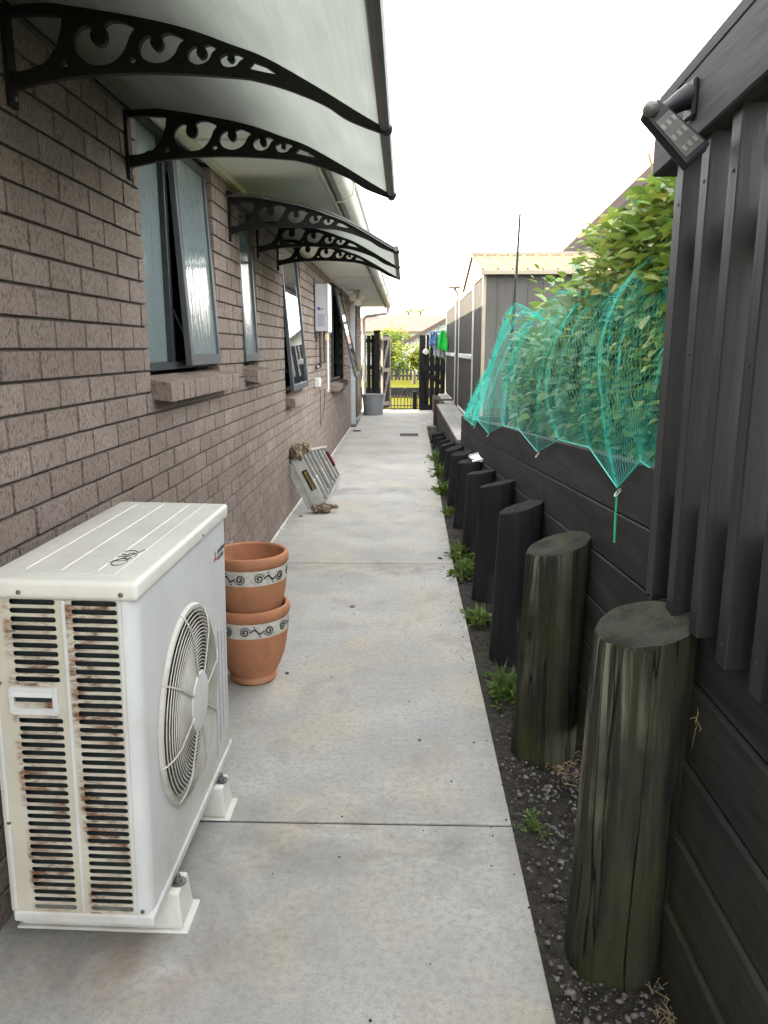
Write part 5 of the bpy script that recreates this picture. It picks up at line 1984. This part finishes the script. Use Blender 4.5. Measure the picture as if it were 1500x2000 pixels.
for i in range(4):
    MB().box(i * .125, i * .125 + .11, 0, .02, .05, 1.80, gate_tf).build('paling', 'gate_black', gl_)
for z in (.12, .93, 1.68):
    MB().box(0, .49, -.045, -.001, z, z + .09, gate_tf).build('frame_rail', 'gate_raw', gl_)
for x in (0, .45):
    MB().box(x, x + .05, -.047, -.0015, .06, 1.80, gate_tf).build('frame_stile', 'gate_raw', gl_)
for za, zb_ in ((.21, .93), (1.02, 1.68)):
    MB().hexa([gate_tf(Vector(p)) for p in [(.05, -.04, za), (.05, -.005, za), (.12, -.005, za), (.12, -.04, za), (.38, -.04, zb_), (.38, -.005, zb_), (.45, -.005, zb_), (.45, -.04, zb_)]]).build('diagonal_brace', 'gate_raw', gl_)
# right gate
g2 = thing('paling_gate', 'black paling gate half standing at the right end of the path', 'gate', (.68, 18.8, 0))
for i in range(5):
    x = .345 + i * .128
    bxs(x, x + (.15 if i == 0 else .108), 18.80, 18.82, .08, 1.80).build('paling', 'gate_black', g2, bevel=.002)
for z in (.0, .93):
    bxs(.35, .98, 18.765, 18.798, z + .02, z + .15).build('rail', 'gate_black', g2)
MB().hexa([(.56, 18.768, .80), (.98, 18.768, .56), (.98, 18.796, .56), (.56, 18.796, .80), (.56, 18.768, .92), (.98, 18.768, .68), (.98, 18.796, .68), (.56, 18.796, .92)]).build('diagonal_brace', 'gate_black', g2)
o = thing('white_disc_ornament', 'round white disc hanging on a cord on the right gate', 'ornament', (.49, 18.76, 1.4))
MB().lathe([(.001, -.01), (.062, -.01), (.068, 0), (.062, .01), (.001, .01)], 0, 0, 24, tf=lambda p: Vector((.50 + p.x, 18.745 + p.z, 1.41 + p.y))).build('disc', 'foot_plastic', o, smooth=True)
MB().tube([(.50, 18.75, 1.47), (.505, 18.75, 1.62), (.50, 18.76, 1.79)], .006, 5).build('cord', 'foot_plastic', o)

# peg hanger with washing
ph_ = thing('peg_hanger', 'blue peg hanger with a bright green cloth and small washing beside the shed', 'hanger', (.72, 17.4, 1.9))
MB().tube([(.74, 17.4, 1.86), (.74, 17.4, 1.95), (.76, 17.4, 1.985), (.80, 17.4, 1.97)], .008, 6).build('hook', 'cloth_blue', ph_)
MB().tube([(.72 + .20 * math.cos(a * .4), 17.4 + .16 * math.sin(a * .4), 1.84) for a in range(16)], .009, 5, closed=True).build('ring', 'cloth_blue', ph_)
for q in range(4):
    a = q * 1.57 + .4
    MB().tube([(.74, 17.4, 1.86), (.72 + .2 * math.cos(a), 17.4 + .16 * math.sin(a), 1.84)], .006, 5).build('spoke', 'cloth_blue', ph_)


def cloth(x, y, w, z1, h, mat, seed, wave=.03):
    mb = MB()
    n, m_ = 10, 12
    for j in range(m_ + 1):
        for i in range(n + 1):
            u, v = i / n - .5, j / m_
            sc = .45 + .55 * min(1, v * 1.6)
            mb.v.append((x + u * w * sc + .01 * noise.noise((u * 3, v * 3, seed)), y + wave * math.sin(u * 9 + seed + v) + .02 * noise.noise((u * 4, v * 4, seed + 3)), z1 - v * h - .10 * (u + .3) ** 2 * v))
    mb.f += [(j * (n + 1) + i, j * (n + 1) + i + 1, (j + 1) * (n + 1) + i + 1, (j + 1) * (n + 1) + i) for j in range(m_) for i in range(n)]
    o = mb.build('washing', mat, ph_, smooth=True)
    o.modifiers.new('thickness', 'SOLIDIFY').thickness = .003
    return o


cloth(.83, 17.28, .24, 1.88, .42, 'cloth_green', 1)['label'] = 'bright green cloth'
cloth(.66, 17.3, .16, 1.84, .26, 'cloth_blue', 4)
cloth(.70, 17.42, .14, 1.82, .48, 'cloth_pale', 7)
cloth(.82, 17.45, .14, 1.82, .52, 'cloth_pale', 9)
cloth(.58, 17.42, .10, 1.83, .30, 'cloth_blue', 12)

# hose on the far house corner
o = thing('garden_hose', 'coiled pale garden hose hanging by the downpipe', 'hose', (-.94, 18.6, 1.0))
hp = []
for i in range(60):
    a = i / 59 * 6.28 * 3
    hp.append((-.955 + .045 * math.cos(a), 18.42 + .02 * (i / 59), 1.0 + .34 * math.sin(a)))
MB().tube(hp, .010, 6).build('hose_coil', 'white_alu', o, smooth=True)

# ==================================================================== BEYOND THE GATE
pk = thing('low_picket_border', 'low rusty metal picket border at the end of the concrete path', 'fence', (.0, 19.9, 0))
for i in range(34):
    x = -1.2 + i * .085
    MB().tube([(x, 19.9, -.05), (x, 19.9, .31)], .011, 5).build('picket', 'picket_metal', pk)
bxs(-1.25, 1.7, 19.89, 19.91, .25, .275).build('rail', 'picket_metal', pk)
bxs(-1.25, 1.7, 19.89, 19.91, .04, .06).build('rail', 'picket_metal', pk)
o = thing('border_post', 'short dark post in the low picket border', 'post', (.25, 19.8, 0))
bxs(.20, .31, 19.76, 19.86, -.05, .42).build('post_shaft', 'gate_black', o, bevel=.006)

lw = thing('garden_edging', 'low black timber edging between the two lawns', 'garden edging', (0, 25.1, 0))
for i in range(8):
    bxs(-10 + i * 2.5 + .01, -10 + (i + 1) * 2.5 - .01, 25.0, 25.12, -.12, .26).build('sleeper', 'board', lw, bevel=.006)

pf = thing('far_picket_fence', 'dark picket fence in front of the far shrubs', 'fence', (0, 33, 0))
for i in range(46):
    x = -3 + i * .16
    bxs(x, x + .10, 33.0, 33.03, .12, .66 + .02 * (i % 2)).build('picket', 'terrace_face', pf)
bxs(-3, 4.4, 33.031, 33.07, .32, .40).build('rail', 'terrace_face', pf)


def tree(name, label, cat, cx, cy, zb_, ht, r, nleaf, size, mat, seed, trunk_h, group=None):
    rg = random.Random(seed)
    root = thing(name, label, cat, (cx, cy, zb_), group)
    tk = MB()
    tk.tube([(cx, cy, zb_ - .2), (cx + .03, cy, zb_ + trunk_h * .6), (cx, cy, zb_ + trunk_h + ht * .3)], [r * .07 + .03, r * .05 + .02, .02], 7)
    for i in range(6):
        a = rg.uniform(0, 6.28)
        tk.tube([(cx, cy, zb_ + trunk_h * .8), (cx + math.cos(a) * r * .4, cy + math.sin(a) * r * .4, zb_ + trunk_h + ht * .35), (cx + math.cos(a) * r * .75, cy + math.sin(a) * r * .75, zb_ + trunk_h + ht * rg.uniform(.5, .8))], [.025, .018, .008], 5)
    tk.build('trunk', 'trunk', root)
    mb = MB()
    pts = []
    cl = []
    for i in range(26):
        d = Vector((rg.gauss(0, 1), rg.gauss(0, 1), rg.gauss(0, 1))).normalized() * rg.uniform(.35, .9)
        cl.append(Vector((d.x * r, d.y * r, ht * (.5 + d.z * .5))))
    for i in range(nleaf):
        c = rg.choice(cl)
        p = c + Vector((rg.gauss(0, .16), rg.gauss(0, .16), rg.gauss(0, .13))) * r
        p.z = max(.03, p.z)
        pts.append((Vector((cx, cy, zb_ + trunk_h)) + p, Vector((p.x / r, p.y / r, p.z / ht - .4))))
    leaves_mb(mb, rg, pts, size, .2, .8)
    mb.build('crown', mat, root)['kind'] = 'stuff'


tree('round_shrub', 'rounded golden green shrub on a thin trunk in front of the white house', 'shrub', .32, 29.5, .19, 1.05, .72, 1700, .12, 'leaf_gold', 31, .55)
tree('tall_shrub', 'tall bright green shrub beside the open gate leaf', 'shrub', -.75, 31.5, .19, 1.9, .62, 1500, .13, 'leaf_weed', 32, .3)
tree('dark_shrub', 'dark green shrub low behind the far picket fence', 'shrub', -.35, 34.5, .19, 1.0, .7, 1000, .13, 'leaf_mid', 33, .2)
tree('green_shrub', 'green shrub half hidden behind the right gate', 'shrub', 1.45, 31.0, .19, 1.2, .75, 1200, .13, 'leaf_mid', 34, .3)
tree('yellow_tree', 'small yellow-green tree between the far roofs', 'tree', -1.0, 47.0, .19, 1.7, 1.5, 1100, .2, 'leaf_gold', 35, .9)


def gable_house(name, label, x0, x1, y0, y1, z0, ze, zr, wall_mat, roof_mat, ov=.25, boards=True, windows=()):
    root = thing(name, label, 'house', ((x0 + x1) / 2, y0, z0))
    xm = (x0 + x1) / 2
    mb = MB()
    mb.box(x0, x1, y0 + .02, y1, z0, ze)
    mb.add([(x0, y0 + .02, ze), (x1, y0 + .02, ze), (xm, y0 + .02, zr), (x0, y1, ze), (x1, y1, ze), (xm, y1, zr)], [(0, 1, 2), (3, 5, 4), (0, 2, 5, 3), (1, 4, 5, 2)])
    mb.build('wall', wall_mat, root)
    if boards:
        z = z0
        while z < zr - .1:
            e = z + .17
            f = 1.0 if e <= ze else max(.02, (zr - e) / (zr - ze))
            hwid = (x1 - x0) / 2 * f
            MB().hexa([(xm - hwid, y0 - .012, z), (xm + hwid, y0 - .012, z), (xm + hwid, y0 + .019, z), (xm - hwid, y0 + .019, z), (xm - hwid, y0 + .005, e - .003), (xm + hwid, y0 + .005, e - .003), (xm + hwid, y0 + .019, e - .003), (xm - hwid, y0 + .019, e - .003)]).build('weatherboard', wall_mat, root)
            z = e
    sl_ = (zr - ze) / (xm - x0)
    for sgn, xa in ((-1, x0), (1, x1)):
        xo = xa + sgn * ov
        zo = ze - sl_ * ov
        MB().hexa([(xo, y0 - ov, zo), (xm, y0 - ov, zr), (xm, y1, zr), (xo, y1, zo), (xo, y0 - ov, zo + .08), (xm, y0 - ov, zr + .08), (xm, y1, zr + .08), (xo, y1, zo + .08)]).build('roof', roof_mat, root)
        MB().hexa([(xo, y0 - ov - .04, zo - .1), (xm, y0 - ov - .04, zr - .1), (xm, y0 - ov - .005, zr - .1), (xo, y0 - ov - .005, zo - .1), (xo, y0 - ov - .04, zo + .09), (xm, y0 - ov - .04, zr + .09), (xm, y0 - ov - .005, zr + .09), (xo, y0 - ov - .005, zo + .09)]).build('barge_board', 'barge_brown', root)
    for a, b, c, d in windows:
        f = bxs(a - .06, b + .06, y0 - .05, y0 - .013, c - .06, d + .06).build('window', 'foot_plastic', root)
        bxs(a, b, y0 - .056, y0 - .0505, c, d).build('pane', 'glass_clear', f)
    return root


gable_house('white_house', 'white weatherboard house with a sloping barge board beyond the gate', .25, 5.4, 42, 52, -1.0, 1.95, 3.35, 'white_board', 'tile_red', .3, True, ((.95, 1.35, .4, 1.5),))
# red roofed house far behind: hip roof along X
rh = thing('red_roof_house', 'distant low house with a red tiled hip roof above the gate', 'house', (0, 62, 0))
bxs(-5.2, 5.2, 62, 70, -1, 2.85).build('wall', 'white_board', rh)
ym = 66
MB().add([(-5.8, 61.4, 2.8), (5.8, 61.4, 2.8), (5.8, 70.6, 2.8), (-5.8, 70.6, 2.8), (-1.2, ym, 4.25), (2.9, ym, 4.25)], [(0, 1, 5, 4), (1, 2, 5), (2, 3, 4, 5), (3, 0, 4), (3, 2, 1, 0)]).build('roof', 'tile_red', rh)
rh2 = thing('brown_roof_house', 'distant house with a brown roof left of the red roofed one', 'house', (-4, 75, 0))
bxs(-8.5, -.5, 75, 82, -1, 3.0).build('wall', 'house_grey', rh2)
MB().add([(-9, 74.4, 2.95), (0, 74.4, 2.95), (0, 82.6, 2.95), (-9, 82.6, 2.95), (-5, 78.5, 4.5), (-2.6, 78.5, 4.6)], [(0, 1, 5, 4), (1, 2, 5), (2, 3, 4, 5), (3, 0, 4), (3, 2, 1, 0)]).build('roof', 'barge_brown', rh2)
# neighbour on the right, behind the plants
gable_house('neighbour_house', 'neighbouring house with a brown barge board rising behind the climbing plants', 2.5, 9.5, 13.4, 22, -.2, 2.9, 6.3, 'house_grey', 'tile_red', .28, True)


def palm(label, cx, cy, z, seed, s):
    rg = random.Random(seed)
    root = thing('palm_tree', label, 'palm tree', (cx, cy, 0), 'distant palms above the roofs')
    MB().tube([(cx, cy, -.5), (cx + .1, cy, z * .6), (cx, cy, z)], [.2, .16, .12], 7).build('trunk', 'trunk', root)
    for i in range(15):
        a = i / 15 * 6.28 + rg.uniform(-.2, .2)
        up = rg.uniform(.15, 1.1)
        L = s * rg.uniform(.8, 1.1)
        mb = MB()
        sp = []
        for k in range(9):
            t = k / 8
            sp.append(Vector((cx + math.cos(a) * L * t, cy + math.sin(a) * L * t, z + L * (up * t - 1.0 * t * t))))
        mb.tube(sp, [.03 * (1 - .8 * k / 8) for k in range(9)], 4)
        side = Vector((-math.sin(a), math.cos(a), 0))
        for k in range(2, 9):
            for sg in (-1, 1):
                for q in (0, .5):
                    p = sp[k - 1].lerp(sp[k], q)
                    e = p + side * sg * L * .22 * (1.1 - k / 10) + Vector((0, 0, -.12 * L)) + (sp[k] - sp[k - 1]) * .8
                    w = (sp[k] - sp[k - 1]) * .18
                    mb.add([p - w, p + w, e], [(0, 1, 2)])
        mb.build('frond', 'leaf_mid', root)


palm('distant palm tree with spread fronds left of the red roof', .35, 80, 5.1, 1, 1.3)
palm('distant larger palm rising above the red roof', 1.6, 84, 5.3, 2, 1.6)
palm('distant palm partly hidden by the shed corner', 4.6, 80, 4.9, 3, 1.4)
